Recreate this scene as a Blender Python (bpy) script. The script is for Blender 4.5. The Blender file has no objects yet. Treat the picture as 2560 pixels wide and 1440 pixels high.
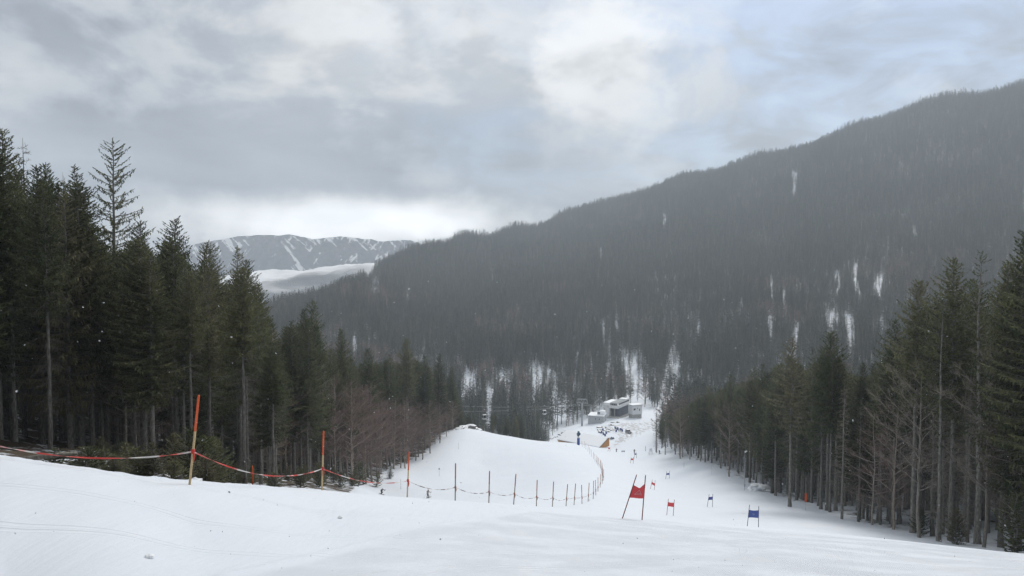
import bpy, bmesh, math, random
import numpy as np
from mathutils import Vector, Matrix

R = math.radians
scene = bpy.context.scene
COL = scene.collection

# ------------------------------------------------------------------ camera
F_PX, HOR = 1920.0, 640.0                 # focal length in photo pixels, horizon row
PITCH = math.atan((720.0 - HOR) / F_PX)
cam_d = bpy.data.cameras.new('camera')
cam_d.sensor_width = 36.0
cam_d.lens = 36.0 * F_PX / 2560.0
cam_d.clip_start, cam_d.clip_end = 0.1, 20000.0
cam = bpy.data.objects.new('camera', cam_d)
cam.rotation_euler = (math.pi / 2 - PITCH, 0, 0)
COL.objects.link(cam)
scene.camera = cam

# ------------------------------------------------------------------ light
SUN_AZ, SUN_EL = R(28), R(38)             # ahead and to the right, behind thin cloud
sun_d = bpy.data.lights.new('sun', 'SUN')
sun_d.energy, sun_d.angle, sun_d.color = 2.5, R(24), (1.0, 0.965, 0.91)
sun = bpy.data.objects.new('sun', sun_d)
sun.rotation_euler = (math.pi / 2 - SUN_EL, 0, math.pi - SUN_AZ)
COL.objects.link(sun)

scene.view_settings.view_transform = 'Standard'
scene.view_settings.look = 'None'
scene.view_settings.exposure = 0.0
scene.view_settings.gamma = 1.0
scene.cycles.use_denoising = True
scene.cycles.max_bounces = 5
scene.cycles.diffuse_bounces = 4
scene.cycles.glossy_bounces = 2
scene.cycles.transmission_bounces = 4
scene.cycles.volume_bounces = 1
scene.cycles.transparent_max_bounces = 8
scene.cycles.use_adaptive_sampling = True
scene.cycles.adaptive_threshold = 0.01


def pdir(px, py):
    u, v = (px - 1280.0) / F_PX, (720.0 - py) / F_PX
    return np.array([u, v * math.sin(PITCH) + math.cos(PITCH), v * math.cos(PITCH) - math.sin(PITCH)])


def at(px, py, Y):
    d = pdir(px, py)
    return d * (Y / d[1])


def project(P):
    P = np.asarray(P, float)
    x, y, z = P[..., 0], P[..., 1], P[..., 2]
    fw = y * math.cos(PITCH) - z * math.sin(PITCH)
    up = y * math.sin(PITCH) + z * math.cos(PITCH)
    fw = np.where(fw < 1e-3, 1e-3, fw)
    return 1280 + F_PX * x / fw, 720 - F_PX * up / fw


# ------------------------------------------------------------------ node helper
class NT:
    def __init__(self, tree):
        self.t = tree
        tree.nodes.clear()

    def n(self, kind, **kw):
        nd = self.t.nodes.new(kind)
        for k, v in kw.items():
            if k.startswith('i_'):
                nd.inputs[k[2:].replace('_', ' ')].default_value = v
            else:
                setattr(nd, k, v)
        return nd

    def l(self, a, b):
        self.t.links.new(a, b)

    def math(self, op, a, b=None, c=None, clamp=False):
        nd = self.n('ShaderNodeMath', operation=op, use_clamp=clamp)
        for i, s in enumerate((a, b, c)):
            if s is None:
                continue
            if isinstance(s, (int, float)):
                nd.inputs[i].default_value = s
            else:
                self.l(s, nd.inputs[i])
        return nd.outputs[0]

    def vmath(self, op, a, b=None):
        nd = self.n('ShaderNodeVectorMath', operation=op)
        for i, s in enumerate((a, b)):
            if s is None:
                continue
            if isinstance(s, (tuple, list, np.ndarray)):
                nd.inputs[i].default_value = tuple(float(q) for q in s)
            else:
                self.l(s, nd.inputs[i])
        return nd.outputs['Value'] if op in ('DOT_PRODUCT', 'LENGTH', 'DISTANCE') else nd.outputs[0]

    def remap(self, v, a, b, c=0.0, d=1.0, smooth=True):
        nd = self.n('ShaderNodeMapRange', interpolation_type='SMOOTHSTEP' if smooth else 'LINEAR')
        self.l(v, nd.inputs[0])
        for i, q in enumerate((a, b, c, d)):
            nd.inputs[i + 1].default_value = q
        return nd.outputs[0]

    def mix(self, f, a, b, blend='MIX'):
        nd = self.n('ShaderNodeMix', data_type='RGBA', blend_type=blend)
        for sock, s in ((nd.inputs[0], f), (nd.inputs[6], a), (nd.inputs[7], b)):
            if isinstance(s, (int, float)):
                sock.default_value = s
            elif isinstance(s, (tuple, list)):
                sock.default_value = tuple(s) + ((1.0,) if len(s) == 3 else ())
            else:
                self.l(s, sock)
        return nd.outputs[2]

    def noise(self, vec, scale, detail=4.0, rough=0.55, dist=0.0, out='Fac'):
        nd = self.n('ShaderNodeTexNoise')
        nd.inputs['Scale'].default_value = scale
        nd.inputs['Detail'].default_value = detail
        nd.inputs['Roughness'].default_value = rough
        nd.inputs['Distortion'].default_value = dist
        if vec is not None:
            self.l(vec, nd.inputs['Vector'])
        return nd.outputs[out]

    def mapping(self, vec, scale=(1, 1, 1), rot=(0, 0, 0), loc=(0, 0, 0)):
        nd = self.n('ShaderNodeMapping')
        self.l(vec, nd.inputs[0])
        nd.inputs['Location'].default_value = loc
        nd.inputs['Rotation'].default_value = rot
        nd.inputs['Scale'].default_value = scale
        return nd.outputs[0]


# ------------------------------------------------------------------ world: broken winter cloud over pale blue
world = bpy.data.worlds.new('World')
scene.world = world
world.use_nodes = True
W = NT(world.node_tree)
w_out = W.n('ShaderNodeOutputWorld')
w_bg = W.n('ShaderNodeBackground')
w_bg.inputs['Strength'].default_value = 0.1
sky = W.n('ShaderNodeTexSky', sky_type='NISHITA', sun_disc=False)
sky.sun_elevation, sky.sun_rotation = SUN_EL, SUN_AZ
sky.altitude, sky.air_density, sky.dust_density = 1500.0, 1.0, 1.0
gen = W.n('ShaderNodeTexCoord').outputs['Generated']
dirn = W.vmath('NORMALIZE', gen)
sep = W.n('ShaderNodeSeparateXYZ')
W.l(dirn, sep.inputs[0])
dz = W.math('MAXIMUM', sep.outputs[2], 0.0)
den = W.math('ADD', dz, 0.22)
comb = W.n('ShaderNodeCombineXYZ')
W.l(W.math('DIVIDE', sep.outputs[0], den), comb.inputs[0])
W.l(W.math('DIVIDE', sep.outputs[1], den), comb.inputs[1])
W.l(W.math('MULTIPLY', dz, 0.6), comb.inputs[2])
cp = comb.outputs[0]
n_big = W.noise(W.mapping(cp, loc=(3.1, 1.7, 0.4)), 0.95, 7.0, 0.52, 0.35)
n_mid = W.noise(W.mapping(cp, loc=(7.7, 2.2, 5.0)), 2.6, 7.0, 0.55, 0.5)
# wobble used to roughen the edges of the large cloud masses
wob = W.math('SUBTRACT', W.noise(dirn, 7.5, 8.0, 0.58, 0.2), 0.5)


def blob(px, py, r_in, r_out, sx=1.0, wobble=0.18):
    """1 inside a cloud mass centred on this direction, 0 outside; sx stretches it sideways"""
    c = pdir(px, py)
    c = c / np.linalg.norm(c)
    df = W.vmath('SUBTRACT', dirn, tuple(c))
    df = W.vmath('MULTIPLY', df, (1.0 / sx, 1.0 / sx, 1.0))
    dist = W.math('ADD', W.vmath('LENGTH', df), W.math('MULTIPLY', wob, wobble))
    return W.remap(dist, r_in, r_out, 1.0, 0.0)


lum = W.math('MULTIPLY_ADD', W.math('SUBTRACT', n_big, 0.5), 0.95, 0.61)
lum = W.math('MULTIPLY_ADD', W.math('SUBTRACT', n_mid, 0.5), 0.30, lum)
# billows with a defined lit edge
n_bil = W.noise(W.mapping(dirn, loc=(1.3, 9.2, 2.0), scale=(1.0, 1.0, 1.7)), 4.2, 9.0, 0.56, 0.2)
lum = W.math('MULTIPLY_ADD', W.remap(n_bil, 0.45, 0.57), 0.30, lum)
lum = W.math('MULTIPLY_ADD', W.remap(n_bil, 0.57, 0.70), -0.18, lum)
lum = W.math('SUBTRACT', lum, 0.10)
for (bx, by, ri, ro, sx, wb, amp) in (
        (1560, 210, 0.05, 0.12, 1.15, 0.34, 0.33),     # bright cumulus head
        (850, 215, 0.00, 0.15, 1.5, 0.25, 0.24),      # paler middle of the deck
        (860, 552, 0.010, 0.046, 7.0, 0.065, 1.3),     # lit cloud bank on the far range
        (250, 40, 0.05, 0.36, 1.4, 0.3, -0.14),       # grey shelf top left
        (1050, 400, 0.02, 0.13, 2.2, 0.2, -0.16),     # grey flat base in the middle
        (300, 450, 0.02, 0.15, 1.6, 0.15, -0.08),
        (2150, 260, 0.02, 0.16, 1.3, 0.2, -0.04)):
    lum = W.math('MULTIPLY_ADD', blob(bx, by, ri, ro, sx, wb), amp, lum)
# a cloud deck is brighter overhead than near the horizon
lum = W.math('MULTIPLY_ADD', W.remap(dz, 0.25, 0.9), 0.30, lum)
lum = W.math('MAXIMUM', lum, 0.22)
tint = W.mix(W.remap(lum, 0.35, 0.85), (0.85, 0.955, 1.13), (0.985, 1.0, 1.01))
cloud = W.vmath('SCALE', tint)
cloud.node.operation = 'SCALE'
W.l(W.math('MULTIPLY', lum, 10.0), cloud.node.inputs['Scale'])
# openings where the blue shows through
gap = W.math('MAXIMUM', blob(1980, 140, 0.08, 0.34, 1.6, 0.35),
             W.math('MULTIPLY', W.remap(n_big, 0.60, 0.76), 0.55))
gap = W.math('MULTIPLY', gap, W.remap(n_mid, 0.72, 0.34))
gap = W.math('MULTIPLY', gap, W.math('SUBTRACT', 1.0, blob(1540, 215, 0.03, 0.14, 1.2, 0.30)))
gap = W.math('MULTIPLY', gap, 0.80)
blue = W.vmath('MULTIPLY', sky.outputs[0], (1.0, 1.0, 1.0))
blue = W.vmath('ADD', blue, (2.9, 3.5, 4.6))          # thin high veil in front of the blue
W.l(W.mix(gap, cloud, blue), w_bg.inputs['Color'])
W.l(w_bg.outputs[0], w_out.inputs['Surface'])


# ------------------------------------------------------------------ materials
MATS = {}


def mat(name, build=None, color=(0.5, 0.5, 0.5), rough=0.6, var=0.12, nscale=6.0, metal=0.0, bump=0.0, bscale=30.0, spec=0.3):
    if name in MATS:
        return MATS[name]
    m = bpy.data.materials.new(name)
    m.use_nodes = True
    T = NT(m.node_tree)
    out = T.n('ShaderNodeOutputMaterial')
    bs = T.n('ShaderNodeBsdfPrincipled')
    T.l(bs.outputs[0], out.inputs[0])
    if build:
        build(T, bs, out)
    else:
        co = T.n('ShaderNodeTexCoord').outputs['Object']
        nz = T.noise(co, nscale, 5.0, 0.6)
        lo = tuple(c * (1 - var) for c in color)
        hi = tuple(min(1, c * (1 + var)) for c in color)
        T.l(T.mix(nz, lo, hi), bs.inputs['Base Color'])
        bs.inputs['Roughness'].default_value = rough
        bs.inputs['Metallic'].default_value = metal
        bs.inputs['Specular IOR Level'].default_value = spec
        if bump > 0:
            b = T.n('ShaderNodeBump', i_Distance=bump, i_Strength=1.0)
            T.l(T.noise(co, bscale, 4.0, 0.6), b.inputs['Height'])
            T.l(b.outputs[0], bs.inputs['Normal'])
    MATS[name] = m
    return m


def b_foliage(c0, c1, c2):
    def f(T, bs, out):
        g = T.n('ShaderNodeNewGeometry')
        oi = T.n('ShaderNodeObjectInfo')
        nz = T.noise(g.outputs['Position'], 0.55, 3.0, 0.6)
        c = T.mix(T.remap(nz, 0.35, 0.68), c0, c1)
        c = T.mix(T.math('MULTIPLY', T.remap(oi.outputs['Random'], 0.45, 1.0), 0.65), c, c2)
        # each spray of needles a little different
        rp = T.math('MULTIPLY', T.math('MULTIPLY_ADD', g.outputs['Random Per Island'], 0.8, 0.6), T.math('MULTIPLY_ADD', oi.outputs['Random'], 0.9, 0.55))
        sc = T.vmath('SCALE', c)
        T.l(rp, sc.node.inputs['Scale'])
        T.l(sc, bs.inputs['Base Color'])
        bs.inputs['Roughness'].default_value = 0.7
        bs.inputs['Specular IOR Level'].default_value = 0.2
        tl = T.n('ShaderNodeBsdfTranslucent')                 # thin sprays let some light through
        T.l(sc, tl.inputs['Color'])
        ad = T.n('ShaderNodeMixShader', i_Fac=0.30)
        T.l(bs.outputs[0], ad.inputs[1])
        T.l(tl.outputs[0], ad.inputs[2])
        T.l(ad.outputs[0], out.inputs[0])
    return f


M_FOL = mat('spruce_needles', b_foliage((0.070, 0.092, 0.044), (0.120, 0.130, 0.058), (0.108, 0.104, 0.054)))
M_FOL_OLIVE = mat('olive_needles', b_foliage((0.115, 0.116, 0.064), (0.160, 0.148, 0.084), (0.130, 0.120, 0.070)))
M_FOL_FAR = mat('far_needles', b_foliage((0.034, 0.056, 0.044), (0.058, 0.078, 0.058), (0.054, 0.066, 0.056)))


def b_bark(c0, c1):
    def f(T, bs, out):
        g = T.n('ShaderNodeNewGeometry')
        v = T.mapping(g.outputs['Position'], scale=(6.0, 6.0, 1.6))
        nz = T.noise(v, 1.6, 5.0, 0.65)
        oi = T.n('ShaderNodeObjectInfo')
        c = T.mix(T.remap(nz, 0.32, 0.7), c0, c1)
        sc = T.vmath('SCALE', c)
        T.l(T.math('MULTIPLY_ADD', oi.outputs['Random'], 0.5, 0.72), sc.node.inputs['Scale'])
        T.l(sc, bs.inputs['Base Color'])
        bs.inputs['Roughness'].default_value = 0.9
        bs.inputs['Specular IOR Level'].default_value = 0.15
        b = T.n('ShaderNodeBump', i_Distance=0.03)
        T.l(nz, b.inputs['Height'])
        T.l(b.outputs[0], bs.inputs['Normal'])
    return f


M_BARK = mat('spruce_bark', b_bark((0.105, 0.100, 0.090), (0.27, 0.262, 0.242)))
M_BARK_PALE = mat('beech_bark', b_bark((0.17, 0.155, 0.135), (0.34, 0.32, 0.285)))
M_TWIG = mat('bare_twigs', b_bark((0.165, 0.120, 0.107), (0.25, 0.185, 0.165)))
M_TWIG_GREY = mat('grey_twigs', b_bark((0.20, 0.172, 0.148), (0.34, 0.30, 0.255)))
M_LARCH = mat('larch_twigs', b_bark((0.12, 0.095, 0.068), (0.19, 0.150, 0.108)))


def b_ground(T, bs, out):
    g = T.n('ShaderNodeNewGeometry')
    pos = g.outputs['Position']
    at_f = T.n('ShaderNodeAttribute', attribute_name='forest').outputs['Fac']
    at_g = T.n('ShaderNodeAttribute', attribute_name='groom').outputs['Fac']
    at_d = T.n('ShaderNodeAttribute', attribute_name='dirt').outputs['Fac']
    # clean piste snow, faintly uneven in tone
    sn = T.noise(pos, 0.12, 5.0, 0.6)
    sn2 = T.noise(T.mapping(pos, scale=(1.0, 0.22, 1.0), rot=(0, 0, R(-50))), 0.9, 5.0, 0.6)
    snow = T.mix(sn, (0.645, 0.69, 0.76), (0.715, 0.755, 0.81))
    snow = T.mix(T.math('MULTIPLY', T.remap(sn2, 0.5, 0.75), 0.35), snow, (0.77, 0.795, 0.825))
    # needle litter, earth and dead grass showing through thin snow in the woods
    ln = T.noise(pos, 0.42, 6.0, 0.62)
    fine = T.noise(pos, 2.6, 5.0, 0.65)
    litter = T.mix(fine, (0.030, 0.024, 0.018), (0.115, 0.088, 0.060))
    bare = T.math('MULTIPLY_ADD', T.math('SUBTRACT', fine, 0.5), 0.35, ln)
    thr = T.math('MULTIPLY_ADD', at_f, -0.62, 1.02)
    bare = T.math('MULTIPLY', T.math('SUBTRACT', bare, thr), 12.0, clamp=True)
    c = T.mix(bare, snow, litter)
    # driven, dirty snow by the station
    c = T.mix(T.math('MULTIPLY', at_d, T.remap(T.noise(T.mapping(pos, scale=(1, 0.35, 1), rot=(0, 0, R(40))), 0.6, 5.0, 0.65), 0.42, 0.62)), c, (0.42, 0.42, 0.43))
    T.l(c, bs.inputs['Base Color'])
    bs.inputs['Roughness'].default_value = 0.65
    bs.inputs['Specular IOR Level'].default_value = 0.2
    # relief: groomer corduroy down the fall line, scraped streaks elsewhere, crumbs
    wv = T.n('ShaderNodeTexWave', wave_type='BANDS', bands_direction='X', wave_profile='SIN')
    wv.inputs['Scale'].default_value = 1.0
    wv.inputs['Distortion'].default_value = 0.0
    ang = R(24)
    T.l(T.vmath('ADD', T.mapping(pos, rot=(0, 0, ang), scale=(8.1, 8.1, 8.1)),
                T.vmath('MULTIPLY', T.noise(pos, 0.35, 2.0, 0.5, 0, 'Color'), (1.2, 0, 0))), wv.inputs['Vector'])
    cord = T.math('MULTIPLY', wv.outputs['Fac'], T.math('MULTIPLY', at_g, T.remap(T.noise(pos, 0.5, 4.0, 0.6), 0.28, 0.6)))
    st = T.noise(T.mapping(pos, scale=(0.9, 0.10, 0.5), rot=(0, 0, R(58))), 2.2, 6.0, 0.62)
    st2 = T.noise(T.mapping(pos, scale=(0.8, 0.14, 0.5), rot=(0, 0, R(-30))), 0.7, 6.0, 0.6)
    crumb = T.noise(pos, 7.0, 5.0, 0.7)
    h = T.math('MULTIPLY', cord, 0.022)
    inv = T.math('SUBTRACT', 1.0, at_g)
    h = T.math('MULTIPLY_ADD', T.math('MULTIPLY', st, inv), 0.05, h)
    h = T.math('MULTIPLY_ADD', st2, 0.09, h)
    h = T.math('MULTIPLY_ADD', crumb, 0.012, h)
    h = T.math('MULTIPLY_ADD', T.math('MULTIPLY', fine, at_f), 0.5, h)
    # ski tracks: pairs of shallow grooves with a raised lip, each along its own line
    wobn = T.noise(pos, 0.16, 2.0, 0.5)
    for x0_, y0_, a_, off_ in SKI:
        nx_, ny_ = math.cos(a_), -math.sin(a_)
        d_ = T.math('ADD', T.vmath('DOT_PRODUCT', pos, (nx_, ny_, 0)), -(x0_ * nx_ + y0_ * ny_))
        d_ = T.math('MULTIPLY_ADD', T.math('SUBTRACT', wobn, 0.5), off_, d_)
        for o_ in (-0.13, 0.13):
            q_ = T.math('ABSOLUTE', T.math('ADD', d_, o_))
            h = T.math('MULTIPLY_ADD', T.remap(q_, 0.03, 0.07, 1.0, 0.0), -0.020, h)
            h = T.math('MULTIPLY_ADD', T.remap(T.math('ABSOLUTE', T.math('SUBTRACT', q_, 0.085)), 0.0, 0.05, 1.0, 0.0), 0.010, h)
    b = T.n('ShaderNodeBump', i_Distance=1.0, i_Strength=0.6)
    T.l(h, b.inputs['Height'])
    T.l(b.outputs[0], bs.inputs['Normal'])


# a point on each track, its bearing from straight ahead and how much it wanders
SKI = [(-3.0, 17.0, R(78), 3.0), (-2.0, 15.0, R(72), 2.0), (0.0, 21.0, R(84), 4.0), (-1.0, 12.8, R(60), 3.5), (3.0, 16.5, R(41), 5.0), (1.5, 24.0, R(66), 3.0), (7.0, 22.0, R(-38), 5.0)]
M_GROUND = mat('snow_ground', b_ground)
M_SNOW = mat('snow_lump', color=(0.83, 0.855, 0.885), rough=0.7, var=0.05, nscale=3.0, bump=0.03, bscale=6.0)


# ------------------------------------------------------------------ numpy noise
def vnoise(x, y, seed=0):
    xi, yi = np.floor(x).astype(np.int64), np.floor(y).astype(np.int64)
    fx, fy = x - xi, y - yi
    fx, fy = fx * fx * (3 - 2 * fx), fy * fy * (3 - 2 * fy)

    def h(a, b):
        n = (a * 374761393 + b * 668265263 + seed * 974634777) & 0x7fffffff
        n = ((n ^ (n >> 13)) * 1274126177) & 0x7fffffff
        return ((n ^ (n >> 16)) & 0xffff) / 65535.0
    return (h(xi, yi) * (1 - fx) + h(xi + 1, yi) * fx) * (1 - fy) + (h(xi, yi + 1) * (1 - fx) + h(xi + 1, yi + 1) * fx) * fy


def fbm(x, y, seed=0, octv=4):
    a, s, f = 0.5, 0.0, 1.0
    for i in range(octv):
        s = s + a * (vnoise(x * f, y * f, seed + i * 17) - 0.5)
        a *= 0.5
        f *= 2.03
    return s


def smooth(a, b, x):
    t = np.clip((x - a) / (b - a), 0, 1)
    return t * t * (3 - 2 * t)


# ------------------------------------------------------------------ terrain: a smooth sheet through surveyed points
EYE = 1.65
CTRL = []


def cpix(*pts):
    for px, py, Y in pts:
        CTRL.append(tuple(at(px, py, Y)))


# piste in front of the camera, up to the brow
cpix((-500, 1440, 9.6), (0, 1440, 11.2), (640, 1440, 11.9), (1280, 1440, 12.5), (1920, 1440, 13.2), (2560, 1440, 14.0), (3000, 1450, 14.0))
cpix((0, 1300, 13.2), (0, 1210, 15.4), (0, 1149, 18.0), (-500, 1080, 17.0), (250, 1186, 18.3))
cpix((475, 1310, 15.8), (475, 1250, 17.6), (475, 1211, 20.0), (640, 1217, 23.5), (805, 1300, 19.8), (805, 1250, 23.5), (805, 1225, 27.5))
cpix((1020, 1330, 18.5), (1020, 1272, 24.5), (1020, 1243, 35.0), (1300, 1350, 18.6), (1300, 1278, 29.0))
cpix((1600, 1360, 19.5), (1600, 1299, 31.5), (1900, 1370, 20.0), (1900, 1326, 31.0), (2250, 1395, 20.0), (2250, 1354, 29.0), (2560, 1415, 19.0), (2560, 1387, 27.0), (3000, 1425, 26.0))
cpix((-400, 1120, 26.0), (0, 1172, 26.0), (250, 1206, 26.5), (475, 1232, 29.0), (640, 1236, 33.0), (805, 1240, 42.0), (0, 1150, 42.0), (250, 1165, 44.0), (475, 1190, 50.0), (640, 1215, 56.0), (805, 1238, 66.0))
# behind the brow: fence line and race course
cpix((1139, 1252, 42.0), (1223, 1258, 47.5), (1286, 1262, 52.0), (1342, 1266, 58.0), (1417, 1266, 69.0), (1454, 1259, 80.0), (1484, 1248, 92.0), (1509, 1204, 128.0), (1502, 1172, 168.0), (1486, 1151, 205.0), (1452, 1116, 262.0))
cpix((1883, 1317, 63.0), (1677, 1288, 86.0), (1776, 1267, 115.0), (1631, 1223, 157.0), (1669, 1196, 203.0), (1580, 1158, 235.0), (1590, 1146, 262.0), (1523, 1128, 325.0), (1600, 1126, 322.0))
# open slope on the left and its far crest
cpix((905, 1220, 125.0), (952, 1236, 140.0), (1069, 1246, 130.0), (1000, 1195, 165.0), (1040, 1168, 188.0), (1110, 1120, 216.0), (1140, 1074, 250.0), (1200, 1150, 205.0), (1300, 1180, 180.0), (1280, 1091, 254.0), (1440, 1110, 258.0), (1160, 1067, 262.0))
# it falls away behind the crest
cpix((1140, 1090, 290.0), (1280, 1112, 300.0), (1430, 1122, 305.0), (1160, 1085, 360.0), (1300, 1090, 370.0))
# left wood
cpix((605, 1196, 85.0), (750, 1205, 105.0), (45, 1122, 62.0), (175, 1126, 66.0), (320, 1148, 70.0), (450, 1172, 76.0), (0, 1030, 95.0), (300, 1080, 115.0), (500, 1110, 140.0), (700, 1120, 175.0), (900, 1110, 215.0), (-400, 1000, 60.0), (-400, 960, 110.0))
cpix((0, 1010, 180.0), (400, 1050, 240.0), (800, 1085, 300.0), (1000, 1085, 310.0))
# right wood
cpix((1640, 1130, 262.0), (1750, 1162, 212.0), (1860, 1216, 158.0), (1980, 1267, 118.0), (2130, 1307, 93.0), (2240, 1336, 80.0), (2360, 1358, 71.0), (2480, 1372, 66.0), (2600, 1384, 62.0))
cpix((2000, 1215, 170.0), (2200, 1240, 140.0), (2450, 1290, 110.0), (2800, 1330, 90.0), (1850, 1140, 260.0), (2200, 1150, 230.0), (2500, 1180, 190.0), (2900, 1250, 170.0))
# valley floor and station shelf
cpix((1393, 1106, 372.0), (1527, 1119, 362.0), (1460, 1108, 366.0), (1600, 1092, 382.0), (1440, 1080, 398.0), (1540, 1072, 405.0), (1500, 1050, 440.0), (1600, 1040, 455.0), (1640, 1020, 500.0), (1460, 1064, 428.0), (1700, 1030, 480.0))
cpix((1200, 1062, 450.0), (1320, 1062, 450.0), (1000, 1060, 430.0), (700, 1060, 420.0), (300, 1050, 400.0), (1850, 1040, 480.0), (2100, 1040, 460.0), (2500, 1050, 430.0), (2900, 1040, 420.0))
# far side of the valley: foot, face and ridge of the wooded mountain
cpix((1300, 1010, 560.0), (1600, 990, 560.0), (1000, 1000, 560.0), (1900, 960, 600.0), (2300, 930, 600.0), (2700, 900, 600.0), (600, 990, 540.0), (100, 990, 540.0))
cpix((1000, 880, 780.0), (1300, 870, 780.0), (1600, 830, 840.0), (1900, 770, 900.0), (2300, 700, 960.0), (2700, 620, 960.0))
cpix((700, 850, 900.0), (400, 870, 900.0), (1000, 790, 1050.0), (1300, 745, 1150.0), (1600, 670, 1380.0), (1900, 590, 1500.0), (2300, 490, 1560.0), (2700, 390, 1540.0))
cpix((690, 776, 1180.0), (800, 746, 1270.0), (895, 716, 1340.0), (918, 738, 1480.0), (560, 830, 1130.0), (300, 880, 1100.0), (0, 900, 1100.0))
cpix((900, 775, 1700), (860, 800, 1750), (912, 770, 1950), (946, 682, 1690))
RIDGE = [(938, 678, 1651), (1000, 654, 1821), (1060, 637, 1974), (1150, 606, 2192), (1280, 584, 2459), (1420, 540, 2710), (1540, 510, 2741),
         (1700, 452, 2698), (1900, 402, 2627), (2150, 324, 2528), (2300, 276, 2460), (2400, 260, 2414), (2560, 226, 2343), (2900, 130, 2272)]
cpix(*RIDGE)
for px, py, Y in RIDGE:
    p = at(px, py, Y)
    if px > 990:
        cpix((px, py + 30, Y * 0.86))
        q = p * ((Y + 170) / Y)
        CTRL.append((q[0], q[1], p[2] - 35))
    q = p * ((Y + 500) / Y)
    CTRL.append((q[0], q[1], p[2] - 170))
for px, z, Y in ((700, -260, 1900), (800, -260, 2100), (500, -260, 1700), (200, -260, 1700), (900, -250, 2400), (-300, -230, 1500)):
    p = at(px, 640, Y)
    CTRL.append((p[0], p[1], z))
for a in (-0.75, -0.45, -0.2, 0.0, 0.2, 0.45, 0.75):
    CTRL.append((math.sin(a) * 5200, math.cos(a) * 5200, -420))
    CTRL.append((math.sin(a) * 3700, math.cos(a) * 3700, -360 if a < 0 else -100))
# at the camera's feet
for a, h in ((-0.7, -0.20), (-0.35, -0.245), (0.0, -0.285), (0.35, -0.31), (0.7, -0.32)):
    for r in (2.0, 6.0):
        CTRL.append((math.sin(a) * r, math.cos(a) * r, -EYE + h * r))
CTRL = np.array(CTRL)
PH_W = 4.0
A_MAX = 0.78


def to_ps(x, y):
    r = np.maximum(np.hypot(x, y), 1.5)
    return np.arctan2(x, y), np.log(r), r


_ph, _s, _r = to_ps(CTRL[:, 0], CTRL[:, 1])
_C = np.stack([_ph * PH_W, _s], 1)
_h = (CTRL[:, 2] + EYE) / _r


def _kern(d2):
    return np.where(d2 > 1e-12, 0.5 * d2 * np.log(np.maximum(d2, 1e-12)), 0.0)


_n = len(_C)
_D = ((_C[:, None, :] - _C[None, :, :]) ** 2).sum(-1)
_A = np.zeros((_n + 3, _n + 3))
_A[:_n, :_n] = _kern(_D) + np.eye(_n) * 2e-4
_A[:_n, _n] = 1
_A[:_n, _n + 1:] = _C
_A[_n:, :_n] = _A[:_n, _n:].T
_Wt = np.linalg.solve(_A, np.concatenate([_h, np.zeros(3)]))


def seg_dist(x, y, a, b):
    ax, ay, bx_, by_ = a[0], a[1], b[0], b[1]
    t = np.clip(((x - ax) * (bx_ - ax) + (y - ay) * (by_ - ay)) / ((bx_ - ax) ** 2 + (by_ - ay) ** 2), 0, 1)
    return np.hypot(x - ax - t * (bx_ - ax), y - ay - t * (by_ - ay)), t


def inside(x, y, poly):
    res = np.zeros(x.shape, bool)
    n = len(poly)
    for i in range(n):
        x0, y0 = poly[i]
        x1, y1 = poly[(i + 1) % n]
        c = ((y0 > y) != (y1 > y))
        with np.errstate(divide='ignore', invalid='ignore'):
            res ^= c & (x < (x1 - x0) * (y - y0) / (y1 - y0 + 1e-12) + x0)
    return res


def pdist(x, y, poly, closed=True):
    d = np.full(x.shape, 1e9)
    for i in range(len(poly) if closed else len(poly) - 1):
        dd, _ = seg_dist(x, y, poly[i], poly[(i + 1) % len(poly)])
        d = np.minimum(d, dd)
    return d


# outline of the open snow (piste, left slope, station shelf) on the plan
PISTE = [tuple(at(px, py, Y)[:2]) for px, py, Y in (
    (-700, 1080, 18.0), (0, 1150, 19.0), (250, 1188, 19.5), (475, 1213, 21.5), (640, 1218, 26.0), (805, 1225, 34.0), (865, 1226, 60.0), (892, 1226, 100.0),
    (905, 1220, 126.0), (980, 1202, 160.0), (1040, 1168, 188.0), (1105, 1120, 214.0), (1132, 1075, 248.0), (1165, 1070, 274.0),
    (1300, 1090, 275.0), (1400, 1100, 330.0), (1385, 1100, 380.0), (1430, 1078, 418.0), (1468, 1062, 440.0), (1500, 1030, 480.0), (1560, 1012, 500.0),
    (1690, 1010, 500.0), (1660, 1040, 440.0), (1632, 1075, 400.0), (1628, 1120, 300.0), (1645, 1132, 256.0), (1752, 1164, 208.0), (1862, 1218, 155.0), (1975, 1270, 116.0),
    (2130, 1310, 90.0), (2240, 1340, 76.0), (2360, 1362, 66.0), (2480, 1376, 58.0), (2680, 1392, 46.0), (2850, 1420, 30.0))]
PISTE += [(17, 4), (12, -6), (-4, -7), (-11, -3)]  # outline drawn in close behind and right, letting unseen trees shade the foreground
GROOM = [tuple(at(px, py, Y)[:2]) for px, py, Y in ((560, 1440, 11.8), (760, 1390, 13.8), (1000, 1325, 18.6), (1180, 1290, 23.0), (1330, 1279, 30.0), (1600, 1299, 33.0), (1900, 1326, 33.0), (2250, 1354, 31.0), (2560, 1387, 29.0), (3300, 1430, 28.0))] + [(14, 2), (-3, 2)]


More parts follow.
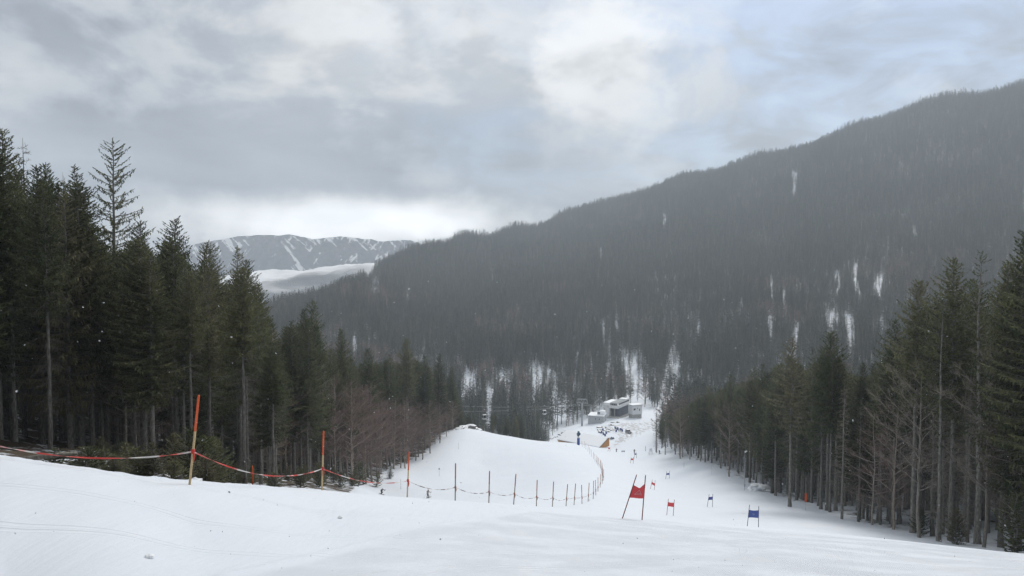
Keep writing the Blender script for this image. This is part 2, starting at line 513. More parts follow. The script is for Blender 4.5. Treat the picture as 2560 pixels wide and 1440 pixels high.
def height(x, y):
    x, y = np.asarray(x, float), np.asarray(y, float)
    shp = x.shape
    x, y = x.ravel(), y.ravel()
    ph, s, r = to_ps(x, y)
    pc = np.clip(ph, -A_MAX, A_MAX) * PH_W
    h = np.empty_like(pc)
    for i in range(0, len(pc), 20000):
        q = np.stack([pc[i:i + 20000], s[i:i + 20000]], 1)
        d2 = (q[:, 0:1] - _C[None, :, 0]) ** 2 + (q[:, 1:2] - _C[None, :, 1]) ** 2
        h[i:i + 20000] = _kern(d2) @ _Wt[:_n] + _Wt[_n] + q @ _Wt[_n + 1:]
    back = smooth(A_MAX, 2.2, np.abs(ph))
    hb = 0.10 * np.exp(-s * 0) * np.minimum(1, 900 / r)
    h = h * (1 - back) + hb * back
    z = -EYE + h * r
    # relief: small on the piste, lumpy in the woods, gullied on the mountain
    ins = inside(x, y, PISTE)
    dp = pdist(x, y, PISTE)
    out = np.where(ins, 0.0, smooth(0.5, 14, dp))
    z = z + 0.10 * fbm(x / 6, y / 6, 3) * smooth(8, 30, r) * (1 + 2 * smooth(60, 200, r))
    z = z + out * (0.9 * fbm(x / 2.6, y / 2.6, 11, 3) + 2.2 * fbm(x / 14, y / 14, 5, 3))
    z = z + smooth(520, 900, r) * (9 * fbm(x / 120, y / 400, 23, 4) + 9 * fbm(x / 60, y / 90, 29, 3) - 3.0)
    # rough lip of the ploughed snow on the left brow
    lip = np.exp(-(np.minimum(dp, 6) / 0.8) ** 2) * smooth(12, 17, r) * (1 - smooth(36, 60, r)) * (x < 2)
    z = z + lip * (0.16 * fbm(x / 0.45, y / 0.45, 41, 3) + 0.05)
    # edge of the last groomer pass
    a, b = GROOM[0], GROOM[3]
    dl, _ = seg_dist(x, y, a, b)
    z = z + 0.060 * np.exp(-(dl / 0.17) ** 2) - 0.03 * np.exp(-(dl / 0.6) ** 2)
    return z.reshape(shp)


def ground(x, y):
    return float(height(np.array([x]), np.array([y]))[0])


def place(px, Y):
    """point on the snow straight under this photo column at this distance"""
    x = (px - 1280.0) / F_PX * Y
    for _ in range(3):
        z = ground(x, Y)
        fw = Y * math.cos(PITCH) - z * math.sin(PITCH)
        x = (px - 1280.0) / F_PX * fw
    return Vector((x, Y, ground(x, Y)))


ang = np.concatenate([np.arange(-180, -60, 4.0), np.arange(-60, -36, 0.8), np.arange(-36, 36, 0.11), np.arange(36, 60, 0.8), np.arange(60, 180, 4.0)]) * math.pi / 180
rad = np.concatenate([[1.5, 2.4], np.exp(np.linspace(math.log(3.4), math.log(700), 330)), np.exp(np.linspace(math.log(712), math.log(5200), 105))])
AA, RR = np.meshgrid(ang, rad)
TX, TY = np.sin(AA) * RR, np.cos(AA) * RR
TZ = height(TX, TY)
na, nr = len(ang), len(rad)
tv = np.stack([TX.ravel(), TY.ravel(), TZ.ravel()], 1)
ii = np.arange(nr - 1)[:, None] * na
jj = np.arange(na)[None, :]
j2 = (jj + 1) % na
tq = np.stack([ii + jj, ii + j2, ii + na + j2, ii + na + jj], -1).reshape(-1, 4)[:, ::-1]


def np_mesh(name, v, f4):
    me = bpy.data.meshes.new(name)
    v, f4 = np.ascontiguousarray(v, np.float32), np.ascontiguousarray(f4, np.int32)
    k = f4.shape[1]
    me.vertices.add(len(v))
    me.vertices.foreach_set('co', v.ravel())
    me.loops.add(f4.size)
    me.loops.foreach_set('vertex_index', f4.ravel())
    me.polygons.add(len(f4))
    me.polygons.foreach_set('loop_start', np.arange(len(f4), dtype=np.int32) * k)
    me.update(calc_edges=True)
    return me


def add_attr(me, name, vals):
    a = me.attributes.new(name, 'FLOAT', 'POINT')
    a.data.foreach_set('value', np.ascontiguousarray(vals, np.float32))


# clearings where snow shows through the mountain wood (x0, x1, y0, y1 in the photo)
CLEAR = [(1543, 1574, 876, 908), (1566, 1602, 892, 972), (1670, 1690, 872, 925), (1536, 1546, 768, 800), (1654, 1668, 540, 575),
         (1976, 1996, 428, 482), (2056, 2098, 782, 836), (2128, 2150, 662, 712), (2090, 2102, 680, 716), (2176, 2216, 688, 722), (1978, 2002, 805, 870),
         (1920, 1932, 780, 842), (1952, 1966, 738, 775), (1158, 1196, 942, 972), (1242, 1280, 932, 950), (1332, 1366, 916, 944),
         (926, 950, 702, 726), (1224, 1236, 685, 693), (1376, 1390, 1010, 1068), (2108, 2140, 790, 850), (2196, 2216, 800, 850), (2275, 2292, 566, 580), (1496, 1508, 620, 645),
         (1920, 1936, 690, 722), (2556, 2575, 480, 540), (1395, 1410, 1000, 1040), (1216, 1232, 985, 1010), (1505, 1516, 800, 850), (880, 890, 840, 870), (1008, 1030, 738, 746), (1740, 1752, 812, 850), (1690, 1700, 900, 960), (1520, 1530, 840, 900), (1436, 1446, 905, 950)]


def in_clear(px, py, Y, slack=0.75):
    res = np.zeros(px.shape, bool)
    for x0, x1, y0, y1 in CLEAR:
        hpx = 19.0 * F_PX / np.maximum(Y, 60)
        cx, hw = (x0 + x1) / 2, (x1 - x0) / 2 * (0.72 if y0 < 860 else 1.0)
        e = fbm(py / 17.0 + x0 * 0.7, px / 23.0, 203, 3)
        e2 = fbm(py / 9.0 + x0 * 1.3, px * 0 + x0, 207, 3)
        d = np.abs(px - cx - e2 * 2.2 * hw) / (hw * (1.05 + 2.2 * e))
        res |= (d < 1) & (py > y0 + 14 * e) & (py < y1 + slack * hpx + 18 * e2) & (Y > 380)
    return res


t_in = inside(tv[:, 0], tv[:, 1], PISTE)
t_d = pdist(tv[:, 0], tv[:, 1], PISTE)
forest = np.where(t_in, 0.0, smooth(0.0, 5.0, t_d))
tr = np.hypot(tv[:, 0], tv[:, 1])
forest = forest * np.where(tr > 350, np.where(tr < 780, 0.66, np.where(tr < 1300, 0.88, 1.0)), 1.0)
tpx, tpy = project(tv)
forest[in_clear(tpx, tpy, tv[:, 1]) & (tv[:, 1] > 380)] *= 0.12
left_strip = (~t_in) & (t_d < 40) & (tv[:, 0] < 0) & (tr < 120)
forest = np.where(left_strip, np.maximum(forest, smooth(0, 1.2, t_d)), forest)
forest = np.where((~t_in) & (tv[:, 0] > 0) & (tr < 350), forest * 0.74, forest)
groom = np.where(inside(tv[:, 0], tv[:, 1], GROOM), smooth(0, 0.4, pdist(tv[:, 0], tv[:, 1], GROOM)), 0.0)
LOT = [tuple(at(px, py, Y)[:2]) for px, py, Y in ((1530, 1117, 364), (1548, 1085, 392), (1500, 1068, 415), (1560, 1058, 425), (1640, 1050, 440), (1640, 1068, 415), (1610, 1082, 395), (1560, 1105, 372))]
dirt = np.where(inside(tv[:, 0], tv[:, 1], LOT), 1.0, 0.0)
me = np_mesh('terrain', tv, tq)
add_attr(me, 'forest', forest)
add_attr(me, 'groom', groom)
add_attr(me, 'dirt', dirt)
me.shade_smooth()
me.materials.append(M_GROUND)
terrain = bpy.data.objects.new('terrain', me)
terrain['kind'] = 'structure'
terrain['label'] = 'snow covered ski slope, valley floor and mountainside'
COL.objects.link(terrain)
#PART2


# ------------------------------------------------------------------ far range and valley cloud
def fmsmooth(a, b, x):
    return smooth(a, b, x)


def far_range():
    nx, ny = 360, 90
    xs = np.linspace(-3300, 900, nx)
    ss = np.linspace(0, 1, ny)
    X, S = np.meshgrid(xs, ss)
    px = 1280 + X / 3950 * F_PX
    top = np.interp(px, [-200, 380, 500, 560, 640, 720, 780, 860, 930, 1000, 1060, 1200, 1700], [640, 640, 606, 596, 588, 586, 594, 589, 598, 597, 606, 640, 680])
    ztop = (HOR - top) / F_PX * 3950 + 62 * fbm(X / 150, X * 0 + 3.3, 61, 5)
    Y = 3500 + 470 * S
    gul = fbm((X + 260 * S) / 150, S * 2.2, 71, 4)
    prof = S ** 1.15
    Z = -420 + (ztop + 420) * prof + (95 * gul + 40 * fbm((X + 200 * S) / 45, S * 5, 75, 3)) * np.sin(np.pi * np.clip(S, 0, 1)) ** 0.8
    Y = Y + 150 * gul * np.sin(np.pi * S)
    # the back of the range
    Sb = np.linspace(0.08, 1, 20)
    Xb, SB = np.meshgrid(xs, Sb)
    Yb = 3970 + 420 * SB
    Zb = Z[-1][None, :] * (1 - SB) - 420 * SB
    v = np.concatenate([np.stack([X.ravel(), Y.ravel(), Z.ravel()], 1), np.stack([Xb.ravel(), Yb.ravel(), Zb.ravel()], 1)])
    n2 = ny + 20
    i = np.arange(n2 - 1)[:, None] * nx
    j = np.arange(nx - 1)[None, :]
    f = np.stack([i + j, i + j + 1, i + nx + j + 1, i + nx + j], -1).reshape(-1, 4)
    m = np_mesh('far_mountain', v, f)
    m.shade_smooth()

    def b(T, bs, out):
        g = T.n('ShaderNodeNewGeometry')
        pos = g.outputs['Position']
        sp = T.n('ShaderNodeSeparateXYZ')
        T.l(pos, sp.inputs[0])
        # avalanche tracks and gullies filled with snow, slanting both ways
        hi = T.remap(sp.outputs[2], -170, 100)
        fine = T.noise(pos, 0.045, 6.0, 0.7)

        def track(sl, fx, seed, th):
            cmb = T.n('ShaderNodeCombineXYZ')
            T.l(T.math('MULTIPLY_ADD', sp.outputs[2], sl, sp.outputs[0]), cmb.inputs[0])
            T.l(T.math('MULTIPLY_ADD', sp.outputs[2], 0.30, seed), cmb.inputs[1])
            nz = T.noise(T.vmath('MULTIPLY', cmb.outputs[0], (fx, fx, 1)), 1.0, 6.0, 0.62, 0.6)
            m_ = T.noise(T.mapping(pos, loc=(seed, 0, seed)), 0.0065, 4.0, 0.6)
            a_ = T.math('MULTIPLY_ADD', T.math('SUBTRACT', m_, 0.5), 0.62, T.math('MULTIPLY_ADD', hi, 0.09, nz))
            a_ = T.math('MULTIPLY_ADD', T.math('SUBTRACT', fine, 0.5), 0.20, a_)
            return T.remap(a_, th, th + 0.045)
        sn = T.math('MAXIMUM', track(1.05, 0.030, 40.0, 0.655), track(-0.35, 0.042, 900.0, 0.675))
        rock = T.mix(T.math('MULTIPLY', hi, T.remap(fine, 0.35, 0.65)), (0.026, 0.042, 0.072), (0.19, 0.165, 0.18))
        T.l(T.mix(sn, rock, (0.86, 0.86, 0.88)), bs.inputs['Base Color'])
        bs.inputs['Roughness'].default_value = 0.9
        bs.inputs['Specular IOR Level'].default_value = 0.1
    m.materials.append(mat('far_rock', b))
    o = bpy.data.objects.new('far_mountain', m)
    o['kind'] = 'structure'
    o['label'] = 'distant grey mountain range streaked with snow'
    COL.objects.link(o)


far_range()


def valley_cloud():
    nx, ny = 240, 120
    xs = np.linspace(-2300, -130, nx)
    ss = np.linspace(0, 1, ny)
    X, S = np.meshgrid(xs, ss)
    Y = 2350 + 1220 * S
    px = 1280 + X / 3300 * F_PX
    crest = np.interp(px, [0, 560, 640, 760, 860, 930, 1100], [700, 694, 684, 676, 669, 666, 660])
    zc = (HOR - crest) / F_PX * 3330
    Z = -210 + (zc + 210) * smooth(0.0, 0.80, S) - 200 * smooth(0.86, 1.0, S)
    puff = np.abs(fbm(X / 260, Y / 260, 91, 5)) * 2
    Z = Z + (34 * (0.4 - puff) + 26 * fbm(X / 70, Y / 70, 95, 4)) * smooth(0.05, 0.5, S)
    v = np.stack([X.ravel(), Y.ravel(), Z.ravel()], 1)
    i = np.arange(ny - 1)[:, None] * nx
    j = np.arange(nx - 1)[None, :]
    f = np.stack([i + j, i + j + 1, i + nx + j + 1, i + nx + j], -1).reshape(-1, 4)
    m = np_mesh('valley_cloud', v, f)
    thick = smooth(0.44, 0.74, S + 0.50 * fbm(X / 330, Y / 200, 99, 4)) * (1 - smooth(0.94, 0.99, S))
    add_attr(m, 'thick', thick.ravel())
    m.shade_smooth()

    def b(T, bs, out):
        th = T.n('ShaderNodeAttribute', attribute_name='thick').outputs['Fac']
        pos = T.n('ShaderNodeNewGeometry').outputs['Position']
        bs.inputs['Base Color'].default_value = (0.93, 0.93, 0.94, 1)
        bs.inputs['Roughness'].default_value = 1.0
        bs.inputs['Specular IOR Level'].default_value = 0.0
        tr_ = T.n('ShaderNodeBsdfTransparent')
        mx = T.n('ShaderNodeMixShader')
        T.l(T.math('MULTIPLY', th, T.math('MULTIPLY_ADD', T.noise(pos, 0.012, 4.0, 0.6), 0.4, 0.78), clamp=True), mx.inputs[0])
        T.l(tr_.outputs[0], mx.inputs[1])
        T.l(bs.outputs[0], mx.inputs[2])
        T.l(mx.outputs[0], out.inputs[0])
    m.materials.append(mat('valley_cloud', b))
    o = bpy.data.objects.new('valley_cloud', m)
    o['kind'] = 'stuff'
    o['label'] = 'low white cloud bank lying in the far valley'
    COL.objects.link(o)


valley_cloud()


# ------------------------------------------------------------------ mesh builder
class MB:
    def __init__(self):
        self.v, self.f, self.m = [], [], []

    def add(self, verts, faces, mi=0):
        o = len(self.v)
        self.v += [tuple(map(float, p)) for p in verts]
        self.f += [tuple(i + o for i in f) for f in faces]
        self.m += [mi] * len(faces)

    def box(self, c, s, rz=0.0, mi=0, bev=0.0, ry=0.0, rx=0.0):
        bm = bmesh.new()
        bmesh.ops.create_cube(bm, size=1.0)
        bmesh.ops.scale(bm, vec=s, verts=bm.verts)
        if bev > 0:
            bmesh.ops.bevel(bm, geom=bm.edges[:], offset=bev, segments=2, affect='EDGES', profile=0.6)
        M = Matrix.Translation(c) @ Matrix.Rotation(rz, 4, 'Z') @ Matrix.Rotation(ry, 4, 'Y') @ Matrix.Rotation(rx, 4, 'X')
        self.add([M @ v.co for v in bm.verts], [[v.index for v in f.verts] for f in bm.faces], mi)
        bm.free()

    def tube(self, pts, rads, n=8, mi=0, cap=True):
        pts = [Vector(p) for p in pts]
        rings = []
        ref = Vector((0.31, 0.17, 0.93))
        for i, p in enumerate(pts):
            a, b = pts[max(0, i - 1)], pts[min(len(pts) - 1, i + 1)]
            t = (b - a).normalized()
            u = t.cross(ref)
            if u.length < 0.05:
                u = t.cross(Vector((1, 0, 0)))
            u.normalize()
            w = t.cross(u)
            r = rads[i] if hasattr(rads, '__len__') else rads
            rings.append([p + (u * math.cos(k * 2 * math.pi / n) + w * math.sin(k * 2 * math.pi / n)) * r for k in range(n)])
        vs = [q for rg in rings for q in rg]
        fs = []
        for i in range(len(pts) - 1):
            for k in range(n):
                fs.append((i * n + k, i * n + (k + 1) % n, (i + 1) * n + (k + 1) % n, (i + 1) * n + k))
        if cap:
            fs.append(tuple(range(n))[::-1])
            fs.append(tuple((len(pts) - 1) * n + k for k in range(n)))
        self.add(vs, fs, mi)

    def prism(self, poly, d, mi=0):
        """closed solid: planar polygon pushed along the vector d"""
        n = len(poly)
        P = [Vector(p) for p in poly]
        vs = P + [p + Vector(d) for p in P]
        fs = [tuple(range(n))[::-1], tuple(range(n, 2 * n))] + [(i, (i + 1) % n, n + (i + 1) % n, n + i) for i in range(n)]
        self.add(vs, fs, mi)

    def build(self, name, mats, parent=None, smooth_=False, loc=None):
        me = bpy.data.meshes.new(name)
        me.from_pydata(self.v, [], self.f)
        for q in (mats if isinstance(mats, (list, tuple)) else [mats]):
            me.materials.append(q)
        if any(self.m):
            me.polygons.foreach_set('material_index', self.m)
        bm = bmesh.new()
        bm.from_mesh(me)
        bmesh.ops.recalc_face_normals(bm, faces=bm.faces)
        bm.to_mesh(me)
        bm.free()
        if smooth_:
            me.shade_smooth()
        o = bpy.data.objects.new(name, me)
        COL.objects.link(o)
        if parent is not None:
            o.parent = parent
        if loc is not None:
            o.location = loc
        return o


def empty(name, loc, rz=0.0, label=None, cat=None, group=None):
    o = bpy.data.objects.new(name, None)
    o.empty_display_size = 0.3
    o.location = loc
    o.rotation_euler = (0, 0, rz)
    COL.objects.link(o)
    tag(o, label, cat, group)
    return o


def tag(o, label=None, cat=None, group=None):
    if label:
        o['label'] = label
    if cat:
        o['category'] = cat
    if group:
        o['group'] = group
    return o


# ------------------------------------------------------------------ trees
def tube_np(pts, rads, n=6):
    pts = np.asarray(pts, float)
    k = len(pts)
    t = np.gradient(pts, axis=0)
    t /= np.linalg.norm(t, axis=1, keepdims=True) + 1e-9
    ref = np.array([0.31, 0.17, 0.2]) if abs(t[0, 2]) > 0.7 else np.array([0.05, 0.03, 1.0])
    u = np.cross(t, ref)
    u /= np.linalg.norm(u, axis=1, keepdims=True) + 1e-9
    w = np.cross(t, u)
    a = np.arange(n) * 2 * math.pi / n
    v = pts[:, None, :] + (u[:, None, :] * np.cos(a)[None, :, None] + w[:, None, :] * np.sin(a)[None, :, None]) * np.asarray(rads)[:, None, None]
    i = np.arange(k - 1)[:, None] * n
    j = np.arange(n)[None, :]
    f = np.stack([i + j, i + (j + 1) % n, i + n + (j + 1) % n, i + n + j], -1).reshape(-1, 4)
    return v.reshape(-1, 3), f


class Acc:
    def __init__(self):
        self.v, self.f, self.n = [], [], 0

    def add(self, v, f):
        self.v.append(np.asarray(v, float))
        self.f.append(np.asarray(f, np.int64) + self.n)
        self.n += len(v)

    def kites(self, P, D, L, Wd, N):
        """many small needle sprays at once: root P, direction D, length L, width W, side vector from N"""
        D = D / (np.linalg.norm(D, axis=1, keepdims=True) + 1e-9)
        side = np.cross(D, N)
        side /= np.linalg.norm(side, axis=1, keepdims=True) + 1e-9
        L, Wd = L[:, None], Wd[:, None]
        v = np.stack([P, P + D * L * 0.45 + side * Wd * 0.5, P + D * L, P + D * L * 0.40 - side * Wd * 0.5], 1).reshape(-1, 3)
        self.add(v, np.arange(len(P) * 4).reshape(-1, 4))

    def mesh(self, name):
        if not self.v:
            return None
        return np_mesh(name, np.concatenate(self.v), np.concatenate(self.f))


def spruce(seed, H=26.0, base=0.35, Rm=3.2, step=0.40, nb=6, twig=0.20, up=0.45, down=-0.42, dead=26, power=0.85, hang=0.45, kw=0.13, lean=0.0, gap=0.0, tsize=1.0):
    rg = np.random.default_rng(seed)
    T, C = Acc(), Acc()
    k = 16
    zz = np.linspace(-0.6, H, k)
    wob = np.cumsum(rg.normal(0, 0.035, (k, 2)), 0)
    wob -= wob[1]
    r0 = 0.0085 * H + 0.03
    rr = r0 * (1 - np.clip(zz / H, 0, 1)) ** 0.8 + 0.015
    rr[0] *= 1.35
    tp = np.stack([wob[:, 0] + lean * zz, wob[:, 1], zz], 1)
    v, f = tube_np(tp, rr, 8)
    T.add(v, f)

    def axis(z):
        return np.array([np.interp(z, zz, tp[:, 0]), np.interp(z, zz, tp[:, 1]), z])
    zb = base * H
    for i in range(dead):                                   # dead lower limbs
        z = rg.uniform(0.07 * H, zb + 0.10 * H)
        a = rg.uniform(0, 2 * math.pi)
        L = rg.uniform(0.5, 1.0) * min(2.8, 0.75 * Rm) * (0.45 + 0.55 * z / max(zb, 1))
        s = np.linspace(0, 1, 5)[:, None]
        d = np.array([math.cos(a), math.sin(a), 0.0])
        p = axis(z) + d * L * s + np.array([0, 0, 1.0]) * (0.10 * L * s - 0.42 * L * s ** 2)
        v, f = tube_np(p, np.linspace(0.026, 0.007, 5), 3)
        T.add(v, f)
        for q in range(5):                                  # side twigs of a dead limb
            j = rg.integers(1, 5)
            e = d * rg.uniform(0.2, 0.7) + np.array([-d[1], d[0], 0]) * rg.choice([-1, 1]) * rg.uniform(0.4, 0.9) + np.array([0, 0, -rg.uniform(0.2, 0.8)])
            v, f = tube_np(np.stack([p[j], p[j] + e * L * 0.16, p[j] + e * L * 0.3 + np.array([0, 0, -0.05])]), [0.009, 0.007, 0.003], 3)
            T.add(v, f)
    P, D, LL, WW = [], [], [], []
    z = zb
    lop, lph = rg.uniform(0.10, 0.26), rg.uniform(0, 6.28)          # crowns grow lopsided towards the light
    tier = rg.uniform(0.72, 1.18, 64)
    while z < H - 0.25:
        t = (z - zb) / (H - zb)
        st = step * (1.0 - 0.42 * t)
        nbr = max(3, int(round(nb * (1 - 0.30 * t))))
        a0 = rg.uniform(0, 2 * math.pi)
        for b in range(nbr):
            if rg.random() < gap:
                continue
            a = a0 + b * 2 * math.pi / nbr + rg.normal(0, 0.22)
            prof = (1 - t) ** power * (0.50 + 0.50 * min(1, t / 0.22)) + 0.03
            L = max(0.22, Rm * prof * rg.uniform(0.60, 1.20) * (1 + lop * math.cos(a - lph)) * (tier[int(t * 40 + 3 * math.sin(a + lph)) % 64] * 0.6 + 0.4))
            z0 = z + rg.uniform(-0.5, 0.5) * st
            rise = down + (up - down) * t ** 0.9 + rg.normal(0, 0.10)
            curl = 0.30 - 0.15 * t
            dv = np.array([math.cos(a), math.sin(a), 0.0])
            sd = np.array([-dv[1], dv[0], 0.0])
            nseg = max(2, int(L / twig))
            s = (np.arange(nseg) + rg.uniform(0.2, 0.8, nseg)) / nseg
            s = np.clip(0.10 + 0.90 * s, 0, 1)
            pts = axis(z0)[None, :] + dv[None, :] * (L * s)[:, None] + np.array([0, 0, 1.0])[None, :] * (L * (rise * s + curl * s ** 2.2))[:, None]
            tan = dv[None, :] + np.array([0, 0, 1.0])[None, :] * (rise + 2.2 * curl * s ** 1.2)[:, None]
            # the woody branch with needles along it
            if L > 0.5:
                sb = np.linspace(0, 1, 5)
                bp = axis(z0)[None, :] + dv[None, :] * (L * sb)[:, None] + np.array([0, 0, 1.0])[None, :] * (L * (rise * sb + curl * sb ** 2.2))[:, None]
                v, f = tube_np(bp, np.linspace(0.024 + 0.006 * L, 0.010, 5), 3)
                T.add(v, f)
            for sgn in (-1, 1):
                m = nseg
                l = np.clip(0.30 * L * (1.05 - 0.75 * s), 0.16, 0.85) * rg.uniform(0.6, 1.25, m) * tsize
                d = tan * rg.uniform(0.5, 0.95, (m, 1)) + sd[None, :] * sgn * rg.uniform(0.45, 0.95, (m, 1)) + np.array([0, 0, -1.0])[None, :] * rg.uniform(0.0, 0.42, (m, 1))
                P.append(pts); D.append(d); LL.append(l); WW.append(kw * rg.uniform(0.7, 1.3, m))
            m = nseg
            l = hang * np.clip(0.5 * L, 0.25, 1.1) * rg.uniform(0.5, 1.3, m) * (1 - 0.5 * t)
            d = tan * 0.25 + rg.normal(0, 0.18, (m, 3)) + np.array([0, 0, -1.0])[None, :]
            P.append(pts); D.append(d); LL.append(l); WW.append(kw * rg.uniform(0.7, 1.2, m))
            # end spray and sprays on top of the branch
            P.append(pts[-1:]); D.append(tan[-1:]); LL.append(np.array([0.30 + 0.10 * rg.random()])); WW.append(np.array([kw * 0.9]))
            l = np.full(m, 0.26) * rg.uniform(0.7, 1.2, m)
            P.append(pts); D.append(tan + rg.normal(0, 0.25, (m, 3)) + np.array([0, 0, 0.2])[None, :]); LL.append(l); WW.append(kw * 0.9 * rg.uniform(0.7, 1.2, m))
        z += st * rg.uniform(0.75, 1.25)
    # leader
    m = 12
    zt = np.linspace(H - 1.0, H, m)
    pts = np.array([axis(q) for q in zt])
    a = rg.uniform(0, 2 * math.pi, m)
    d = np.stack([np.cos(a) * 0.55, np.sin(a) * 0.55, np.full(m, 0.75)], 1)
    P.append(pts); D.append(d); LL.append(np.linspace(0.42, 0.16, m)); WW.append(np.full(m, 0.09))
    P, D, LL, WW = np.concatenate(P), np.concatenate(D), np.concatenate(LL), np.concatenate(WW)
    N = rg.normal(0, 0.45, P.shape) + np.array([0, 0, 1.0])
    C.kites(P, D, LL, WW, N)
    return T.mesh('trunk'), C.mesh('crown')


def bare_tree(seed, H=15.0, base=0.18, Rm=3.4, nl=34, ang=0.55, fork=False, sub=8, tw=6, droop=-0.05, twr=0.013, lean=0.0, cone=False):
    """leafless tree: trunk with limbs, crown of fine twigs"""
    rg = np.random.default_rng(seed)
    T, C = Acc(), Acc()
    k = 14
    zz = np.linspace(-0.5, H, k)
    wob = np.cumsum(rg.normal(0, 0.06 if not cone else 0.02, (k, 2)), 0)
    wob -= wob[1]
    r0 = 0.0095 * H + 0.03
    rr = r0 * (1 - np.clip(zz / H, 0, 1)) ** 0.9 + 0.014
    tp = np.stack([wob[:, 0] + lean * zz, wob[:, 1], zz], 1)
    v, f = tube_np(tp, rr, 7)
    T.add(v, f)
    for i in range(nl):
        t = (i + rg.uniform(0, 1)) / nl
        z = H * (base + (0.97 - base) * t)
        a = i * 2.399 + rg.normal(0, 0.4)
        prof = (1 - t) ** 0.8 * (0.65 + 0.35 * min(1, t / 0.25)) if cone else (math.sin(math.pi * min(1, 0.25 + 0.72 * t)) ** 0.8)
        L = max(0.4, Rm * prof * rg.uniform(0.7, 1.2))
        d = np.array([math.cos(a), math.sin(a), 0.0])
        sd = np.array([-d[1], d[0], 0.0])
        el = ang * rg.uniform(0.6, 1.3)
        n = 7
        s = np.linspace(0, 1, n)
        p0 = np.array([np.interp(z, zz, tp[:, 0]), np.interp(z, zz, tp[:, 1]), z])
        wv = np.cumsum(rg.normal(0, 0.03, (n, 3)), 0) * L
        p = p0 + d * (L * s)[:, None] + np.array([0, 0, 1.0]) * (L * (el * s + (droop if cone else 0.12) * s ** 2))[:, None] + wv * (s[:, None])
        rb = min(0.6 * np.interp(z, zz, rr), 0.018 + 0.015 * L)
        v, f = tube_np(p, np.linspace(rb, 0.008, n), 4)
        (C if cone else T).add(v, f)
        ns = max(3, int(sub * L / Rm * 1.3))
        for j in range(ns):
            sj = rg.uniform(0.12, 1.0)
            q0 = np.array([np.interp(sj, s, p[:, c]) for c in range(3)])
            l = L * 0.42 * (1.15 - 0.75 * sj) * rg.uniform(0.6, 1.2) + 0.25
            dd = d * rg.uniform(0.4, 0.9) + sd * rg.choice([-1, 1]) * rg.uniform(0.3, 0.9) + np.array([0, 0, 1.0]) * (el * 0.7 + rg.uniform(-0.25, 0.35))
            dd /= np.linalg.norm(dd)
            q = q0 + dd * l * np.array([[0], [0.5], [1.0]]) + np.array([[0, 0, 0], [0, 0, 0.02], [0, 0, 0.10]]) * l
            v, f = tube_np(q, [0.016, 0.011, 0.005], 3)
            C.add(v, f)
            for m in range(tw):
                sm = rg.uniform(0.1, 1.0)
                w0 = q0 + dd * l * sm
                e = dd * rg.uniform(0.3, 0.9) + rg.normal(0, 0.45, 3) + np.array([0, 0, 0.22])
                e /= np.linalg.norm(e)
                ll = l * rg.uniform(0.25, 0.6) + 0.12
                nn = np.cross(e, rg.normal(0, 1, 3))
                nn /= np.linalg.norm(nn) + 1e-9
                w1 = w0 + e * ll
                v = np.stack([w0 - nn * twr, w0 + nn * twr, w1 + nn * twr * 0.4, w1 - nn * twr * 0.4])
                C.add(v, np.array([[0, 1, 2, 3]]))
                w2 = w0 + e * ll * 0.5
                e2 = e + rg.normal(0, 0.5, 3)
                w3 = w2 + e2 / np.linalg.norm(e2) * ll * 0.55
                v = np.stack([w2 - nn * twr * 0.8, w2 + nn * twr * 0.8, w3 + nn * twr * 0.3, w3 - nn * twr * 0.3])
                C.add(v, np.array([[0, 1, 2, 3]]))
    return T.mesh('trunk'), C.mesh('crown')


PROTO = {}


def proto(key, pair, mt, mc, H):
    t, c = pair
    t.materials.append(mt)
    t.shade_smooth()
    c.materials.append(mc)
    PROTO[key] = (t, c, H)


# dense forest spruces, crown from a third of the height
proto('dense0', spruce(1, 26, 0.24, 4.3, 0.36, 7, power=0.72), M_BARK, M_FOL, 26)
proto('dense1', spruce(2, 25, 0.30, 3.9, 0.36, 7, power=0.66), M_BARK, M_FOL, 25)
proto('dense2', spruce(3, 27, 0.20, 4.8, 0.38, 7, hang=0.6, power=0.72), M_BARK, M_FOL, 27)
proto('narrow', spruce(4, 25, 0.28, 3.1, 0.34, 7, power=0.62), M_BARK, M_FOL, 25)
proto('dense3', spruce(31, 25, 0.22, 4.5, 0.40, 6, hang=0.7, power=0.62, gap=0.06), M_BARK, M_FOL, 25)
proto('dense4', spruce(32, 27, 0.34, 3.6, 0.42, 6, power=0.8, gap=0.10, dead=40), M_BARK, M_FOL, 27)
proto('bole3', spruce(33, 26, 0.48, 3.6, 0.46, 6, dead=90, up=0.6, down=-0.3, power=0.6, gap=0.12), M_BARK, M_FOL_OLIVE, 26)
# edge trees with a long bare bole and dead limbs
proto('bole0', spruce(5, 27, 0.52, 3.9, 0.38, 7, dead=90, up=0.6, down=-0.25, power=0.7), M_BARK, M_FOL, 27)
proto('bole1', spruce(6, 26, 0.60, 3.3, 0.36, 7, dead=110, up=0.6, down=-0.25, power=0.65), M_BARK, M_FOL, 26)
proto('bole2', spruce(7, 25, 0.46, 4.1, 0.38, 7, dead=80, up=0.5, down=-0.3, power=0.7), M_BARK, M_FOL, 25)
# the lone thin spruce with upswept open branches
proto('open', spruce(8, 27, 0.34, 4.3, 0.60, 5, twig=0.17, up=0.45, down=-0.18, dead=44, power=0.62, hang=0.42, kw=0.11, gap=0.10, tsize=0.62), M_BARK, M_FOL, 27)
proto('thin', spruce(9, 24, 0.40, 2.2, 0.62, 5, twig=0.22, up=0.5, down=-0.2, dead=70, power=0.6, hang=0.4, kw=0.10, gap=0.15, tsize=0.7), M_BARK, M_FOL, 24)
